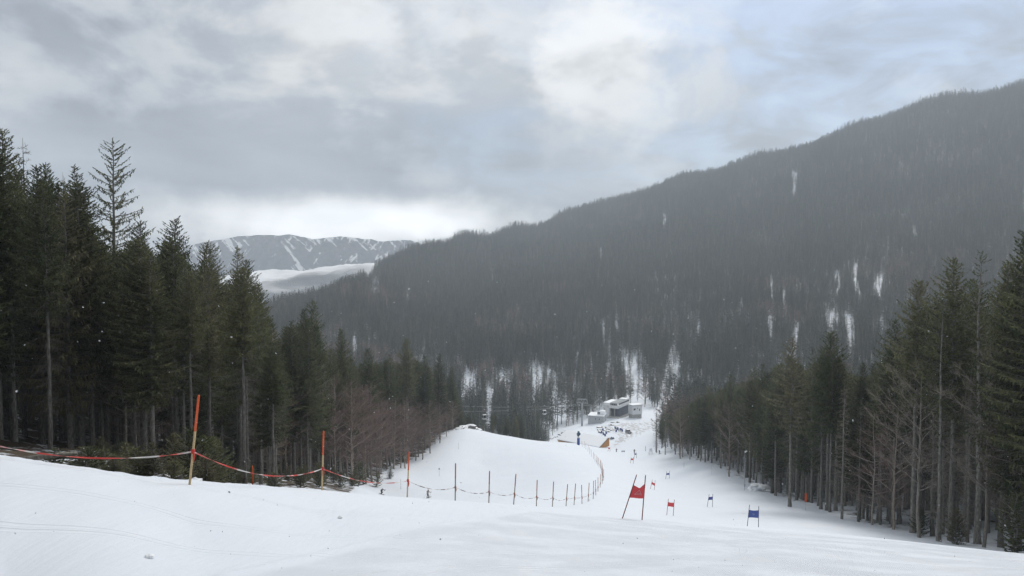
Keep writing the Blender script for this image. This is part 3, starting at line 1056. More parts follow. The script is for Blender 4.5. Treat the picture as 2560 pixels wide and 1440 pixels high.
# olive tinted spruce with shaggy hanging sprays
proto('olive', spruce(10, 24, 0.16, 4.4, 0.42, 6, hang=0.75, dead=40, power=0.7, kw=0.12), M_BARK, M_FOL_OLIVE, 24)
proto('olive1', spruce(12, 24, 0.30, 3.8, 0.40, 6, hang=0.6, dead=50, power=0.7, kw=0.12), M_BARK, M_FOL_OLIVE, 24)
# young spruces, branched to the ground
proto('young0', spruce(13, 4.0, 0.03, 1.5, 0.24, 6, twig=0.15, dead=0, hang=0.25, kw=0.09, up=0.7, down=0.05), M_BARK, M_FOL, 4.0)
proto('young1', spruce(14, 6.0, 0.03, 1.7, 0.26, 6, twig=0.16, dead=0, hang=0.3, kw=0.09, up=0.7, down=0.0), M_BARK, M_FOL_OLIVE, 6.0)
# leafless trees
proto('beech0', bare_tree(21, 15, 0.15, 3.6, 34, 0.60), M_TWIG_GREY, M_TWIG, 15)
proto('beech1', bare_tree(22, 13, 0.12, 3.2, 36, 0.45, sub=10), M_TWIG_GREY, M_TWIG, 13)
proto('beech2', bare_tree(23, 17, 0.25, 4.6, 30, 0.55, sub=10), M_BARK_PALE, M_TWIG_GREY, 17)
proto('beech3', bare_tree(24, 14, 0.15, 4.2, 34, 0.22, sub=9), M_BARK_PALE, M_TWIG, 14)
proto('larch0', bare_tree(25, 20, 0.14, 3.0, 60, 0.06, sub=7, tw=5, cone=True), M_TWIG_GREY, M_LARCH, 20)
proto('snag', bare_tree(26, 18, 0.10, 1.9, 80, -0.12, sub=4, tw=3, cone=True, droop=-0.2), M_BARK, M_TWIG_GREY, 18)
KIND = {'dense3': 'spruce_tree', 'dense4': 'spruce_tree', 'bole3': 'spruce_tree', 'dense0': 'spruce_tree', 'dense1': 'spruce_tree', 'dense2': 'spruce_tree', 'narrow': 'spruce_tree', 'bole0': 'spruce_tree', 'bole1': 'spruce_tree', 'bole2': 'spruce_tree',
        'open': 'spruce_tree', 'thin': 'spruce_tree', 'olive': 'spruce_tree', 'olive1': 'spruce_tree', 'young0': 'young_spruce', 'young1': 'young_spruce',
        'beech0': 'bare_tree', 'beech1': 'bare_tree', 'beech2': 'bare_tree', 'beech3': 'bare_tree', 'larch0': 'larch_tree', 'snag': 'dead_spruce'}
N_TREES = 0
rt = random.Random(77)
PLACED = []


def tree(key, px, Y, ytop=None, H=None, wide=1.0, rz=None, label=None, group=None, tilt=0.0):
    """one tree standing on the ground under photo column px at distance Y, its top at photo row ytop"""
    global N_TREES
    tm, cm, H0 = PROTO[key]
    p = place(px, Y)
    if ytop is not None:
        H = at(px, ytop, Y)[2] - p.z
    s = H / H0
    rz = rt.uniform(0, 6.28) if rz is None else rz
    o = empty(KIND[key], p, rz, label, 'tree', group)
    o.rotation_euler = (tilt * rt.uniform(-1, 1), tilt * rt.uniform(-1, 1), rz)
    w = s ** 0.65 * wide
    o.scale = (w, w, s)
    for nm, me_ in (('trunk', tm), ('crown', cm)):
        c = bpy.data.objects.new(nm, me_)
        COL.objects.link(c)
        c.parent = o
    N_TREES += 1
    PLACED.append((p.x, p.y))
    return o


# skylines of the near woods (photo column, top row): fill trees must stay under them
SKY_L = [(-200, 330), (20, 330), (60, 380), (110, 420), (205, 420), (250, 560), (290, 600), (365, 560), (400, 610), (445, 555), (495, 660), (525, 610), (565, 690), (602, 622), (650, 700), (690, 780), (740, 790), (785, 760),
         (825, 850), (855, 825), (890, 880), (950, 880), (1020, 850), (1060, 890), (1100, 885), (1135, 930), (1160, 1010)]
SKY_R = [(1640, 1010), (1680, 1005), (1760, 960), (1830, 935), (1900, 915), (1972, 860), (2010, 900), (2070, 840), (2110, 905), (2170, 915), (2230, 840), (2280, 710), (2330, 740), (2375, 650), (2440, 640), (2500, 660), (2560, 585), (2800, 500)]


def sky_y(px):
    pts = SKY_L if px < 1300 else SKY_R
    return float(np.interp(px, [p[0] for p in pts], [p[1] for p in pts]))


# ---- the trees one can tell apart on the left
GL, GR, GB = 'spruces of the wood left of the slope', 'spruces of the wood right of the piste', 'leafless trees along the left wood edge'
LEFT = [
    ('dense2', 22, 60, 322, 1.0, 'tall dark spruce at the far left edge, highest top there'),
    ('dense0', -55, 56, 300, 1.0, 'dark spruce cut by the left picture edge, in front of the tallest one'),
    ('bole1', 40, 57, 520, 0.9, 'spruce with thick grey bare trunk nearest the left picture edge'),
    ('narrow', 104, 68, 412, 0.9, 'dark spruce, left one of the twin tops beside the tallest left spruce'),
    ('narrow', 136, 72, 408, 0.85, 'dark spruce, right one of the twin tops beside the tallest left spruce'),
    ('dense4', 206, 70, 412, 1.0, 'dark pointed spruce just left of the tall thin open spruce'),
    ('olive', 176, 60, 480, 1.05, 'olive green shaggy spruce with pale trunk in front of the left wood'),
    ('open', 290, 72, 345, 1.0, 'tall thin spruce with open upswept branches against the sky'),
    ('olive1', 255, 64, 700, 0.9, 'low olive spruce with drooping sprays right of the pale trunk'),
    ('dense1', 366, 82, 550, 0.85, 'spruce with a short top right of the tall thin open spruce'),
    ('dense3', 445, 80, 547, 1.0, 'broad dark spruce in the middle of the left skyline'),
    ('bole0', 456, 76, 640, 0.9, 'spruce with long grey bole under the broad dark spruce'),
    ('bole1', 526, 84, 606, 0.95, 'slim spruce with long straight pale bole, second of the three right tops'),
    ('dense4', 604, 87, 615, 1.0, 'spruce with two tops ending the high part of the left wood'),
    ('bole2', 618, 90, 650, 0.9, 'spruce whose trunk stands close beside another above the orange stake'),
    ('dense0', 655, 98, 705, 0.9, 'dark spruce stepping down right of the last high top'),
    ('dense1', 735, 120, 800, 0.9, 'dark spruce left of the pair of pointed tops above the bare trees'),
    ('dense3', 786, 131, 752, 1.0, 'dark spruce with the higher pointed top above the bare trees'),
    ('narrow', 762, 126, 772, 0.9, 'narrow spruce close against the higher pointed top'),
    ('dense2', 856, 144, 822, 0.9, 'dark spruce behind the middle of the bare trees'),
    ('bole0', 920, 159, 872, 0.95, 'spruce behind the bare trees, right of their middle'),
    ('bole0', 1020, 197, 846, 1.0, 'spruce with pale bole and highest top near the slope'),
    ('dense4', 975, 182, 885, 0.9, 'spruce left of the pale boled one near the slope'),
    ('dense0', 1062, 215, 888, 0.95, 'spruce right of the pale boled one near the slope'),
    ('dense1', 1100, 232, 884, 0.95, 'spruce second from the end of the left wood'),
    ('dense2', 1130, 260, 915, 0.85, 'last dark spruce at the end of the left wood'),
]
for key, px, Y, yt, wd, lb in LEFT:
    tree(key, px, Y, yt, wide=wd, label=lb, group=GL)
RIGHT = [
    ('bole0', 2282, 84, 700, 1.05, 'green spruce with broad crown, left end of the high right wood'),
    ('bole2', 2376, 76, 645, 1.0, 'dark pointed spruce second from left in the high right wood'),
    ('thin', 2442, 72, 630, 1.15, 'spruce with thin see-through top and pale bole on the right'),
    ('dense2', 2545, 66, 575, 1.0, 'tall spruce at the right picture edge'),
    ('bole1', 2500, 70, 655, 0.95, 'spruce with brownish bole left of the right edge spruce'),
    ('dense0', 2615, 62, 520, 1.1, 'high spruce cut by the right picture edge'),
    ('bole1', 2330, 80, 745, 0.9, 'spruce between the broad and the pointed crowns on the right'),
    ('bole2', 2412, 80, 700, 0.85, 'spruce behind the pointed dark one on the right'),
    ('bole2', 2232, 92, 800, 0.9, 'spruce standing before the broad crown of the high right wood'),
    ('bole0', 2068, 112, 828, 1.15, 'broad green spruce with pale twin boles in the middle right wood'),
    ('bole2', 2052, 114, 870, 0.9, 'spruce whose bole stands just left of the broad green one'),
    ('bole3', 1974, 118, 845, 1.0, 'spruce with drooping dead limbs right down the bole beside the piste'),
    ('thin', 2028, 128, 870, 0.9, 'thin spruce top between the two middle right spruces'),
    ('dense1', 2150, 150, 905, 0.9, 'small dark pointed spruce right of the broad green one'),
    ('dense1', 2180, 158, 908, 0.9, 'second small dark spruce right of the broad green one'),
    ('dense0', 1905, 168, 908, 0.9, 'dark spruce behind the bare trees beside the piste'),
    ('dense1', 1884, 176, 918, 0.85, 'spruce left of the dark one behind the piste side bare trees'),
    ('dense2', 1824, 200, 935, 0.9, 'round topped spruce above the piste side bare trees'),
    ('dense1', 1770, 222, 965, 0.9, 'spruce near the lower end of the right wood'),
    ('dense0', 1745, 232, 985, 0.9, 'dark spruce above the snowy hut roof near the lower right wood'),
    ('thin', 1663, 250, 1015, 0.7, 'slim open spruce at the lower end of the right wood'),
    ('thin', 1642, 258, 1030, 0.65, 'last slim spruce at the lower end of the right wood'),
]
for key, px, Y, yt, wd, lb in RIGHT:
    tree(key, px, Y, yt, wide=wd, label=lb, group=GR)
BARE = [
    ('beech2', 318, 64, 745, 0.95, 'bare tree reaching its branches right beside the thin spruce'),
    ('beech3', 360, 66, 880, 0.9, 'low spreading bare tree in the middle of the left wood'),
    ('larch0', 686, 95, 820, 1.15, 'tall bare tree with long level branches right of the last high spruces'),
    ('beech2', 770, 117, 905, 0.8, 'bare grey tree with forked stem at the start of the brown row'),
    ('beech1', 725, 110, 985, 1.0, 'reddish bare tree at the left end of the brown row'),
    ('beech0', 838, 131, 935, 0.9, 'grey stemmed bare tree standing in the middle of the brown row'),
    ('beech1', 800, 126, 965, 0.95, 'reddish bare tree left of the grey stemmed one'),
    ('beech0', 880, 137, 968, 0.9, 'brown bare tree right of the grey stemmed one'),
    ('beech1', 915, 149, 960, 0.95, 'brown bare tree before the second orange topped pole'),
    ('beech0', 948, 161, 985, 0.9, 'brown bare tree with rounded top half way along the row'),
    ('beech1', 985, 178, 1005, 0.9, 'brown bare tree behind the third orange topped pole'),
    ('beech0', 1012, 183, 1000, 0.9, 'brown bare tree just right of the third orange topped pole'),
    ('beech1', 1040, 198, 1025, 0.9, 'red brown bare tree low beside the snow'),
    ('beech0', 1075, 209, 1000, 1.0, 'brown bare tree with pale bent stem near the end of the row'),
    ('beech1', 1100, 224, 1005, 1.05, 'brown bare tree second from the end of the row'),
    ('beech0', 1132, 251, 1002, 1.1, 'brown bare tree ending the row at the crest of the slope'),
    ('larch0', 75, 90, 345, 0.9, 'pale bare larch top behind the tallest left spruce'),
    ('larch0', 172, 92, 430, 0.6, 'thin pale bare top between the left spruces'),
    ('beech2', 2296, 78, 900, 0.9, 'bare beech with pale forked trunk at the right wood edge'),
    ('beech0', 2235, 88, 1010, 0.9, 'brown twiggy bare tree left of the forked beech'),
    ('beech3', 2180, 92, 1040, 0.8, 'low brown bare tree in the right wood edge'),
    ('beech2', 2462, 68, 850, 0.75, 'crooked pale bare tree between the big boles on the right'),
    ('beech3', 2530, 66, 960, 0.7, 'brown bare tree near the right picture edge'),
    ('beech0', 1822, 182, 1003, 0.9, 'bare tree, left one of the pair beside the piste'),
    ('beech2', 1874, 172, 996, 0.75, 'bare tree, right one of the pair beside the piste'),
    ('beech0', 1700, 236, 1008, 1.0, 'round reddish bare tree at the lower end of the right wood'),
    ('snag', 1640, 262, 1025, 0.9, 'dark dead spruce standing on the snow at the piste edge'),
    ('snag', 2105, 98, 960, 0.9, 'dead spruce full of thin drooping limbs in the right wood'),
    ('snag', 2200, 94, 930, 0.9, 'dead brown spruce left of the high right wood'),
    ('snag', 2345, 78, 870, 0.9, 'dead brown spruce between the boles of the high right wood'),
    ('snag', 2418, 74, 900, 0.8, 'dead thin spruce beside the see-through spruce'),
]
for key, px, Y, yt, wd, lb in BARE:
    tree(key, px, Y, yt, wide=wd, label=lb, group=GB if px < 1300 else 'leafless trees along the right wood edge')
YOUNG = [(290, 24.5, 1135, 'young1', 'young spruce behind the first dip of the tape'), (335, 25.5, 1120, 'young0', 'young spruce left of the first orange topped pole'),
         (385, 26, 1105, 'young1', 'bushy young spruce nearest left of the first orange topped pole'), (425, 27, 1150, 'young0', 'small young spruce at the foot of the first orange topped pole'),
         (520, 30, 1135, 'young1', 'bushy young spruce right of the first orange topped pole'), (215, 26, 1115, 'young0', 'young spruce under the olive spruce'),
         (760, 104, 1160, 'young0', 'young spruce left of the second orange topped pole'), (720, 98, 1165, 'young1', 'young spruce under the tall bare tree'),
         (850, 108, 1180, 'young0', 'low young spruce right of the second orange topped pole'), (885, 122, 1175, 'young1', 'young spruce where the left wood meets the snow'),
         (690, 58, 1180, 'young0', 'low young spruce near the orange stake'), (940, 150, 1182, 'young0', 'low young spruce beside the crossing skiers'),
         (975, 163, 1172, 'young1', 'young spruce in front of the brown row'), (135, 26, 1120, 'young0', 'low young spruce at the left behind the tape'),
         (2392, 70, 1270, 'young1', 'young green spruce between the boles on the right'), (2545, 62, 1230, 'young0', 'young spruce with snow at the right picture edge'), (2300, 80, 1275, 'young0', 'young spruce behind the forked beech')]
for px, Y, yt, key, lb in YOUNG:
    tree(key, px, Y, yt, wide=1.25, label=lb, group='young spruces at the wood edges')


# ---- fill of the near woods: more single trees, under the same skyline
NEAR_LB = [(p_[1], p_[2], p_[5]) for p_ in LEFT + RIGHT]


def near_label(px, Y, noun, H):
    best = min(NEAR_LB, key=lambda q: abs(q[0] - px) + 0.6 * abs(q[1] - Y))
    side = 'left of' if px < best[0] - 14 else ('right of' if px > best[0] + 14 else ('behind' if Y > best[1] else 'before'))
    deep = 'deeper in' if Y > best[1] + 12 else ('crowded' if Y > best[1] - 3 else 'farther forward')
    size = 'tall' if H > 23.5 else ('short' if H < 19 else 'middling')
    w = ('%s %s %s, %s the %s' % (size, noun, deep, side, best[2].replace(',', ''))).split()[:16]
    while w[-1] in ('the', 'of', 'at', 'in', 'with', 'and', 'a', 'by', 'from', 'right', 'left', 'one', 'its', 'two', 'to', 'under', 'near', 'beside'):
        w.pop()
    return ' '.join(w)


def fill(n, pxr, dr, keys, group, label, off, seed):
    rg = random.Random(seed)
    made = tries = 0
    while made < n and tries < n * 60:
        tries += 1
        px = rg.uniform(*pxr)
        Y = math.exp(rg.uniform(math.log(dr[0]), math.log(dr[1])))
        x = (px - 1280) / F_PX * Y * 1.01
        xa, ya = np.array([x]), np.array([Y])
        if inside(xa, ya, PISTE)[0] or pdist(xa, ya, PISTE)[0] < off:
            continue
        if any((x - a) ** 2 + (Y - b) ** 2 < 2.0 ** 2 for a, b in PLACED):
            continue
        p = place(px, Y)
        yt = sky_y(px) + rg.uniform(18, 110)
        H = min(at(px, yt, Y)[2] - p.z, rg.uniform(20, 27))
        if H < 12:
            continue
        tree(rg.choice(keys), px, Y, H=H, wide=rg.uniform(0.8, 1.05), label=near_label(px, Y, label, H), group=group, tilt=0.015)
        made += 1
    return made


fill(62, (-120, 700), (58, 150), ['dense1', 'bole0', 'bole1', 'narrow', 'bole2', 'dense4', 'bole3', 'bole0'], GL, 'dark spruce', 6, 5)
fill(34, (640, 1130), (115, 270), ['dense0', 'dense1', 'dense2', 'narrow', 'dense3', 'dense4'], GL, 'dark spruce', 7, 6)
fill(70, (2080, 2640), (66, 160), ['bole0', 'bole1', 'bole2', 'thin', 'bole1', 'bole3', 'snag'], GR, 'slender spruce', 2.5, 7)
fill(46, (1680, 2120), (112, 250), ['bole0', 'bole1', 'dense1', 'bole2', 'bole3', 'dense4'], GR, 'slender spruce', 2.5, 8)
ED_X, ED_Y = [640, 690, 760, 840, 905, 948, 985, 1012, 1040, 1075, 1100, 1135], [92, 98, 112, 128, 138, 158, 172, 180, 192, 206, 218, 250]
rb3 = random.Random(44)
for k in range(32):                                   # leafless trees massed along the edge of the left wood
    px = 655 + k * 15.0 + rb3.uniform(-4, 4)
    Y = float(np.interp(px, ED_X, ED_Y)) + rb3.uniform(1, 16)
    yt = float(np.interp(px, [640, 760, 840, 950, 1040, 1100, 1140], [960, 925, 930, 960, 992, 990, 998])) + rb3.uniform(0, 50)
    H_t = at(px, yt, Y)[2] - place(px, Y).z
    tree(rb3.choice(['beech0', 'beech1', 'beech1', 'beech0', 'beech3']), px, Y, H=H_t, wide=rb3.uniform(0.85, 1.1), label=near_label(px, Y, 'reddish bare tree', H_t + 8), group=GB)
for k in range(34):                                   # young growth under the left wood edge
    px = rb3.uniform(190, 560) if k < 20 else rb3.uniform(560, 900)
    Y = rb3.uniform(29, 50) if k < 20 else float(np.interp(px, [560, 900], [50, 128])) + rb3.uniform(-6, 4)
    p_ = place(px, Y)
    yt = rb3.uniform(1065, 1165) if k < 20 else rb3.uniform(1150, 1200)
    H_t = min(max(at(px, yt, Y)[2] - p_.z, 1.2), 5.5)
    tree(rb3.choice(['young0', 'young1']), px, Y, H=H_t, wide=1.2, label=near_label(px, Y, 'young bushy spruce', H_t * 6), group='young spruces at the wood edges')
fill(10, (640, 1120), (100, 262), ['beech0', 'beech1', 'beech1', 'beech3'], GB, 'reddish bare tree', 2.0, 9)

# ------------------------------------------------------------------ the forest beyond: one mass
fr = np.random.default_rng(2024)


def join_meshes(a, b, name):
    va = np.empty(len(a.vertices) * 3); a.vertices.foreach_get('co', va)
    vb = np.empty(len(b.vertices) * 3); b.vertices.foreach_get('co', vb)
    fa = np.empty(len(a.loops), np.int32); a.loops.foreach_get('vertex_index', fa)
    fb = np.empty(len(b.loops), np.int32); b.loops.foreach_get('vertex_index', fb)
    va, vb, fa, fb = va.reshape(-1, 3), vb.reshape(-1, 3), fa.reshape(-1, 4), fb.reshape(-1, 4)
    m = np_mesh(name, np.concatenate([va, vb]), np.concatenate([fa, fb + len(va)]))
    m.materials.append(a.materials[0])
    m.materials.append(b.materials[0])
    mi = np.zeros(len(fa) + len(fb), np.int32)
    mi[len(fa):] = 1
    m.polygons.foreach_set('material_index', mi)
    return m


def lod(seed, H, base, Rm, power, mc, dead=4, nb=5, step=1.0, kw=0.42):
    rg = np.random.default_rng(seed)
    t, c = spruce(seed, H, base, Rm, step, nb, twig=0.75, dead=dead, power=power, kw=kw, hang=0.5, tsize=1.3)
    t.materials.append(M_BARK)
    c.materials.append(mc)
    return join_meshes(t, c, 'far_spruce')


far_coll = bpy.data.collections.new('forest_stock')
STOCK = []


def stock(m, name):
    o = bpy.data.objects.new(name, m)
    far_coll.objects.link(o)
    STOCK.append(o)


def unitise(m, H):
    v = np.empty(len(m.vertices) * 3, np.float32)
    m.vertices.foreach_get('co', v)
    m.vertices.foreach_set('co', v / H)
    return m


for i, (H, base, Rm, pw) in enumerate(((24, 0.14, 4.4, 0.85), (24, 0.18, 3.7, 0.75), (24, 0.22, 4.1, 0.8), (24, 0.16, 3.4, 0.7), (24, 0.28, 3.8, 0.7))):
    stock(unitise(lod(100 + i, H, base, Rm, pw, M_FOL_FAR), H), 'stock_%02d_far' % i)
tl, cl = bare_tree(131, 20, 0.15, 2.8, 26, 0.10, sub=5, tw=4, cone=True, twr=0.05)
tl.materials.append(M_TWIG_GREY); cl.materials.append(M_LARCH)
stock(unitise(join_meshes(tl, cl, 'far_larch'), 20), 'stock_05_far')
tl, cl = bare_tree(132, 16, 0.2, 3.6, 20, 0.55, sub=6, tw=5, twr=0.045)
tl.materials.append(M_TWIG_GREY); cl.materials.append(M_TWIG)
stock(unitise(join_meshes(tl, cl, 'far_beech'), 16), 'stock_06_far')
for i, key in enumerate(('dense0', 'dense1', 'bole0', 'bole1')):
    t_, c_, H_ = PROTO[key]
    stock(unitise(join_meshes(t_, c_, 'near_' + key), H_), 'stock_%02d_near' % (7 + i))


VA = np.linspace(-0.84, 0.84, 260)
VR = np.exp(np.linspace(math.log(40), math.log(3200), 190))
_va, _vr = np.meshgrid(VA, VR, indexing='ij')
VZ = height(np.sin(_va) * _vr, np.cos(_va) * _vr) / _vr
VM = np.maximum.accumulate(VZ, axis=1)                 # highest ground seen so far along each bearing


def hidden(x, y, z, H):
    """trees wholly behind a rise of the ground show nothing"""
    r = np.hypot(x, y)
    ia_ = np.clip(np.rint((np.arctan2(x, y) + 0.84) / 1.68 * 259).astype(int), 0, 259)
    ir_ = np.clip(np.searchsorted(VR, r * 0.985) - 1, 0, 189)
    m_ = np.minimum(np.minimum(VM[ia_, ir_], VM[np.clip(ia_ + 2, 0, 259), ir_]), VM[np.clip(ia_ - 2, 0, 259), ir_])
    return (z + H * 1.4 + 4) / r < m_


def forest_points():
    P, S, K = [], [], []
    # rings of even ground area, thinning out with distance
    for r0, r1, area in ((60, 250, 16.0), (250, 480, 18.0), (480, 720, 25.0), (720, 1200, 20.0), (1200, 2000, 24.0), (2000, 3050, 36.0)):
        half = 0.82 if r0 > 200 else 0.66
        n = int((r1 ** 2 - r0 ** 2) * half / area)
        r = np.sqrt(fr.uniform(r0 ** 2, r1 ** 2, n))
        a = fr.uniform(-half, half, n)
        x, y = np.sin(a) * r, np.cos(a) * r
        ok = ~inside(x, y, PISTE)
        d = pdist(x, y, PISTE)
        ok &= d > np.where(r < 110, 14.0, np.where(x < 0, 6.0, 3.5))
        x, y, r = x[ok], y[ok], r[ok]
        z = height(x, y)
        px, py = project(np.stack([x, y, z], 1))
        keep = ~in_clear(px, py, y) | (fr.random(len(x)) < 0.10)
        # thin patches
        keep &= fr.random(len(x)) > np.where(r > 1100, 0.15, 0.45) * smooth(0.06, 0.2, fbm(x / 60, y / 110, 51, 3)) * (r > 380)
        # lift line swath
        keep &= ~((np.abs(y - (470 - (x - 42) * -0.28)) < 7) & (x > -120) & (x < 42) & (r > 300))
        x, y, z, px, r = x[keep], y[keep], z[keep], px[keep], r[keep]
        H = np.where(r > 1700, fr.uniform(12, 36, len(x)), fr.uniform(13, 28, len(x)))
        H *= 1 - 0.25 * (fr.random(len(x)) < 0.2)
        H *= 0.72 + 0.5 * np.clip(0.5 + 2.2 * fbm(x / 75, y / 75, 63, 3), 0, 1)
        near = r < 330
        lim = np.array([sky_y(q) + 26 for q in px])
        hz = np.array([at(q, l, yy)[2] for q, l, yy in zip(px, lim, y)]) - z
        H = np.where(near, np.minimum(H, hz), H)
        # the wood is kept low under the lift rope
        low = (px > 1150) & (px < 1478) & (y > 255) & (y < 440)
        cab = ((np.abs(px - 1211) < 17) & (y < 385)) | ((np.abs(px - 1361) < 13) & (y < 415))
        row = np.where(cab, fr.uniform(1056, 1075, len(px)), fr.uniform(975, 1080, len(px)))
        hl_ = np.array([at(q, w_, yy)[2] for q, w_, yy in zip(px, row, y)]) - z
        H = np.where(low, np.minimum(H, hl_), H)
        g = (H > np.where(low, 3.5, 7)) & ~(hidden(x, y, z, H) & (r > 150))
        x, y, z, px, r, H = x[g], y[g], z[g], px[g], r[g], H[g]
        k = fr.integers(0, 5, len(x))
        u = fr.random(len(x))
        larchy = 0.05 + 0.30 * smooth(0.05, 0.22, fbm(x / 90, y / 130, 57, 3))
        k = np.where((r > 330) & (u < larchy), 5, k)
        k = np.where((r > 330) & (u > 1 - 0.35 * smooth(0.02, 0.2, fbm(x / 70, y / 90, 59, 3)) * (r < 1200)), 6, k)
        kn = 7 + fr.integers(0, 4, len(x))
        k = np.where(r < 300, kn, k)
        P.append(np.stack([x, y, z - 0.3], 1)); S.append(H); K.append(k)
    # unseen wood around the camera, added close in to shade the foreground snow
    n = 1500
    rr_ = np.sqrt(fr.uniform(9 ** 2, 110 ** 2, n))
    a = fr.uniform(0.64, 2 * math.pi - 0.64, n)
    x, y = np.sin(a) * rr_, np.cos(a) * rr_
    ok = ~inside(x, y, PISTE) & (pdist(x, y, PISTE) > 1.5) & ~((y > 0) & (np.abs(x) < 0.74 * y + 4.5))
    x, y = x[ok], y[ok]
    P.append(np.stack([x, y, height(x, y) - 0.3], 1)); S.append(fr.uniform(16, 25, len(x))); K.append(7 + fr.integers(0, 4, len(x)))
    return np.concatenate(P), np.concatenate(S), np.concatenate(K)


FP, FS, FK = forest_points()
fm = bpy.data.meshes.new('forest')
fm.vertices.add(len(FP))
fm.vertices.foreach_set('co', np.ascontiguousarray(FP, np.float32).ravel())
add_attr(fm, 'tree_height', FS)
ia = fm.attributes.new('tree_kind', 'INT', 'POINT')
ia.data.foreach_set('value', np.ascontiguousarray(FK, np.int32))
add_attr(fm, 'tree_turn', fr.uniform(0, 6.28, len(FP)))
add_attr(fm, 'tree_wide', fr.uniform(0.85, 1.25, len(FP)))
forest_o = bpy.data.objects.new('forest', fm)
forest_o['kind'] = 'stuff'
forest_o['label'] = 'dense spruce forest covering the valley and the mountainside'
COL.objects.link(forest_o)
ng = bpy.data.node_groups.new('forest_scatter', 'GeometryNodeTree')
ng.interface.new_socket('Geometry', in_out='INPUT', socket_type='NodeSocketGeometry')
ng.interface.new_socket('Geometry', in_out='OUTPUT', socket_type='NodeSocketGeometry')
gi, go = ng.nodes.new('NodeGroupInput'), ng.nodes.new('NodeGroupOutput')
ci = ng.nodes.new('GeometryNodeCollectionInfo')
ci.inputs['Collection'].default_value = far_coll
ci.inputs['Separate Children'].default_value = True
ci.inputs['Reset Children'].default_value = True
iop = ng.nodes.new('GeometryNodeInstanceOnPoints')
iop.inputs['Pick Instance'].default_value = True


def named(nm, ty):
    nd = ng.nodes.new('GeometryNodeInputNamedAttribute')
    nd.data_type = ty
    nd.inputs['Name'].default_value = nm
    return nd.outputs['Attribute']


L = ng.links.new
L(gi.outputs[0], iop.inputs['Points'])
L(ci.outputs[0], iop.inputs['Instance'])
L(named('tree_kind', 'INT'), iop.inputs['Instance Index'])
cr = ng.nodes.new('ShaderNodeCombineXYZ')
L(named('tree_turn', 'FLOAT'), cr.inputs[2])
L(cr.outputs[0], iop.inputs['Rotation'])
hh = named('tree_height', 'FLOAT')
mw = ng.nodes.new('ShaderNodeMath'); mw.operation = 'MULTIPLY'
L(hh, mw.inputs[0]); L(named('tree_wide', 'FLOAT'), mw.inputs[1])
cs = ng.nodes.new('ShaderNodeCombineXYZ')
L(mw.outputs[0], cs.inputs[0]); L(mw.outputs[0], cs.inputs[1]); L(hh, cs.inputs[2])
L(cs.outputs[0], iop.inputs['Scale'])
L(iop.outputs[0], go.inputs[0])
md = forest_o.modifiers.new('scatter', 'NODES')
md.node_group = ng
print('TREES', N_TREES, 'FOREST', len(FP))

# ------------------------------------------------------------------ haze of light snowfall in the valley air
mh = bpy.data.materials.new('haze')
mh.use_nodes = True
H_ = NT(mh.node_tree)
ho = H_.n('ShaderNodeOutputMaterial')
pv = H_.n('ShaderNodeVolumePrincipled')
pv.inputs['Color'].default_value = (0.84, 0.92, 1.0, 1)
pv.inputs['Density'].default_value = 2.15e-4
pv.inputs['Anisotropy'].default_value = 0.0
H_.l(pv.outputs[0], ho.inputs['Volume'])
hb_ = MB()
Z_LO, Z_HI = min(float(TZ.min()), -425.0) - 1.5, float(max(TZ.max(), (FP[:, 2] + FS).max())) + 12.0
print('HAZE', Z_LO, Z_HI)
hb_.box((0, 0, (Z_LO + Z_HI) / 2), (10600, 10600, Z_HI - Z_LO))
haze = hb_.build('haze', mh)
haze['kind'] = 'stuff'
haze['label'] = 'pale winter haze filling the air of the valley'
#PART4


# ------------------------------------------------------------------ things on the slope
M_WOOD = mat('pale_wood', color=(0.55, 0.42, 0.24), rough=0.75, var=0.22, nscale=9.0, bump=0.003)
M_ORANGE = mat('orange_paint', color=(0.66, 0.115, 0.035), rough=0.5, var=0.12, nscale=5.0)
M_GREYPOLE = mat('grey_pole', color=(0.30, 0.255, 0.215), rough=0.8, var=0.2)  # grey for the shafts of the farther poles
M_BACKLIT = mat('backlit_orange_paint', color=(0.40, 0.13, 0.085), rough=0.7, var=0.25)  # orange tops of farther poles, darkening against the light put into the colour
M_POLE_RED = mat('gate_pole_red', color=(0.20, 0.045, 0.042), rough=0.45, var=0.15)
M_POLE_BLUE = mat('gate_pole_blue', color=(0.06, 0.07, 0.13), rough=0.45, var=0.15)
M_RED = mat('red_panel_cloth', color=(0.66, 0.085, 0.095), rough=0.75, var=0.15, nscale=3.0, bump=0.01, bscale=12.0)
M_BLUE = mat('blue_panel_cloth', color=(0.075, 0.11, 0.34), rough=0.75, var=0.15, nscale=3.0, bump=0.01, bscale=12.0)
M_MARK = mat('panel_print', color=(0.62, 0.38, 0.40), rough=0.8, var=0.1)
M_MARK_B = mat('panel_print_blue', color=(0.36, 0.42, 0.60), rough=0.8, var=0.1)
M_STEEL = mat('galvanised_steel', color=(0.36, 0.38, 0.40), rough=0.5, metal=0.4, var=0.12)
M_DARK = mat('dark_metal', color=(0.045, 0.047, 0.052), rough=0.45, var=0.2)
M_GLASS = mat('dark_glass', color=(0.025, 0.03, 0.04), rough=0.12, var=0.1, spec=0.5)
M_WHITE = mat('white_cladding', color=(0.66, 0.67, 0.68), rough=0.55, var=0.06, nscale=1.0)
M_GREYWALL = mat('grey_cladding', color=(0.42, 0.43, 0.44), rough=0.6, var=0.10, nscale=0.8)
M_GREYROOF = mat('grey_roof_sheet', color=(0.30, 0.325, 0.34), rough=0.5, var=0.15, nscale=0.6)
M_CONC = mat('concrete', color=(0.36, 0.36, 0.35), rough=0.85, var=0.15, nscale=1.5)
M_PINE = mat('orange_wood', color=(0.50, 0.25, 0.095), rough=0.7, var=0.2, nscale=2.0)
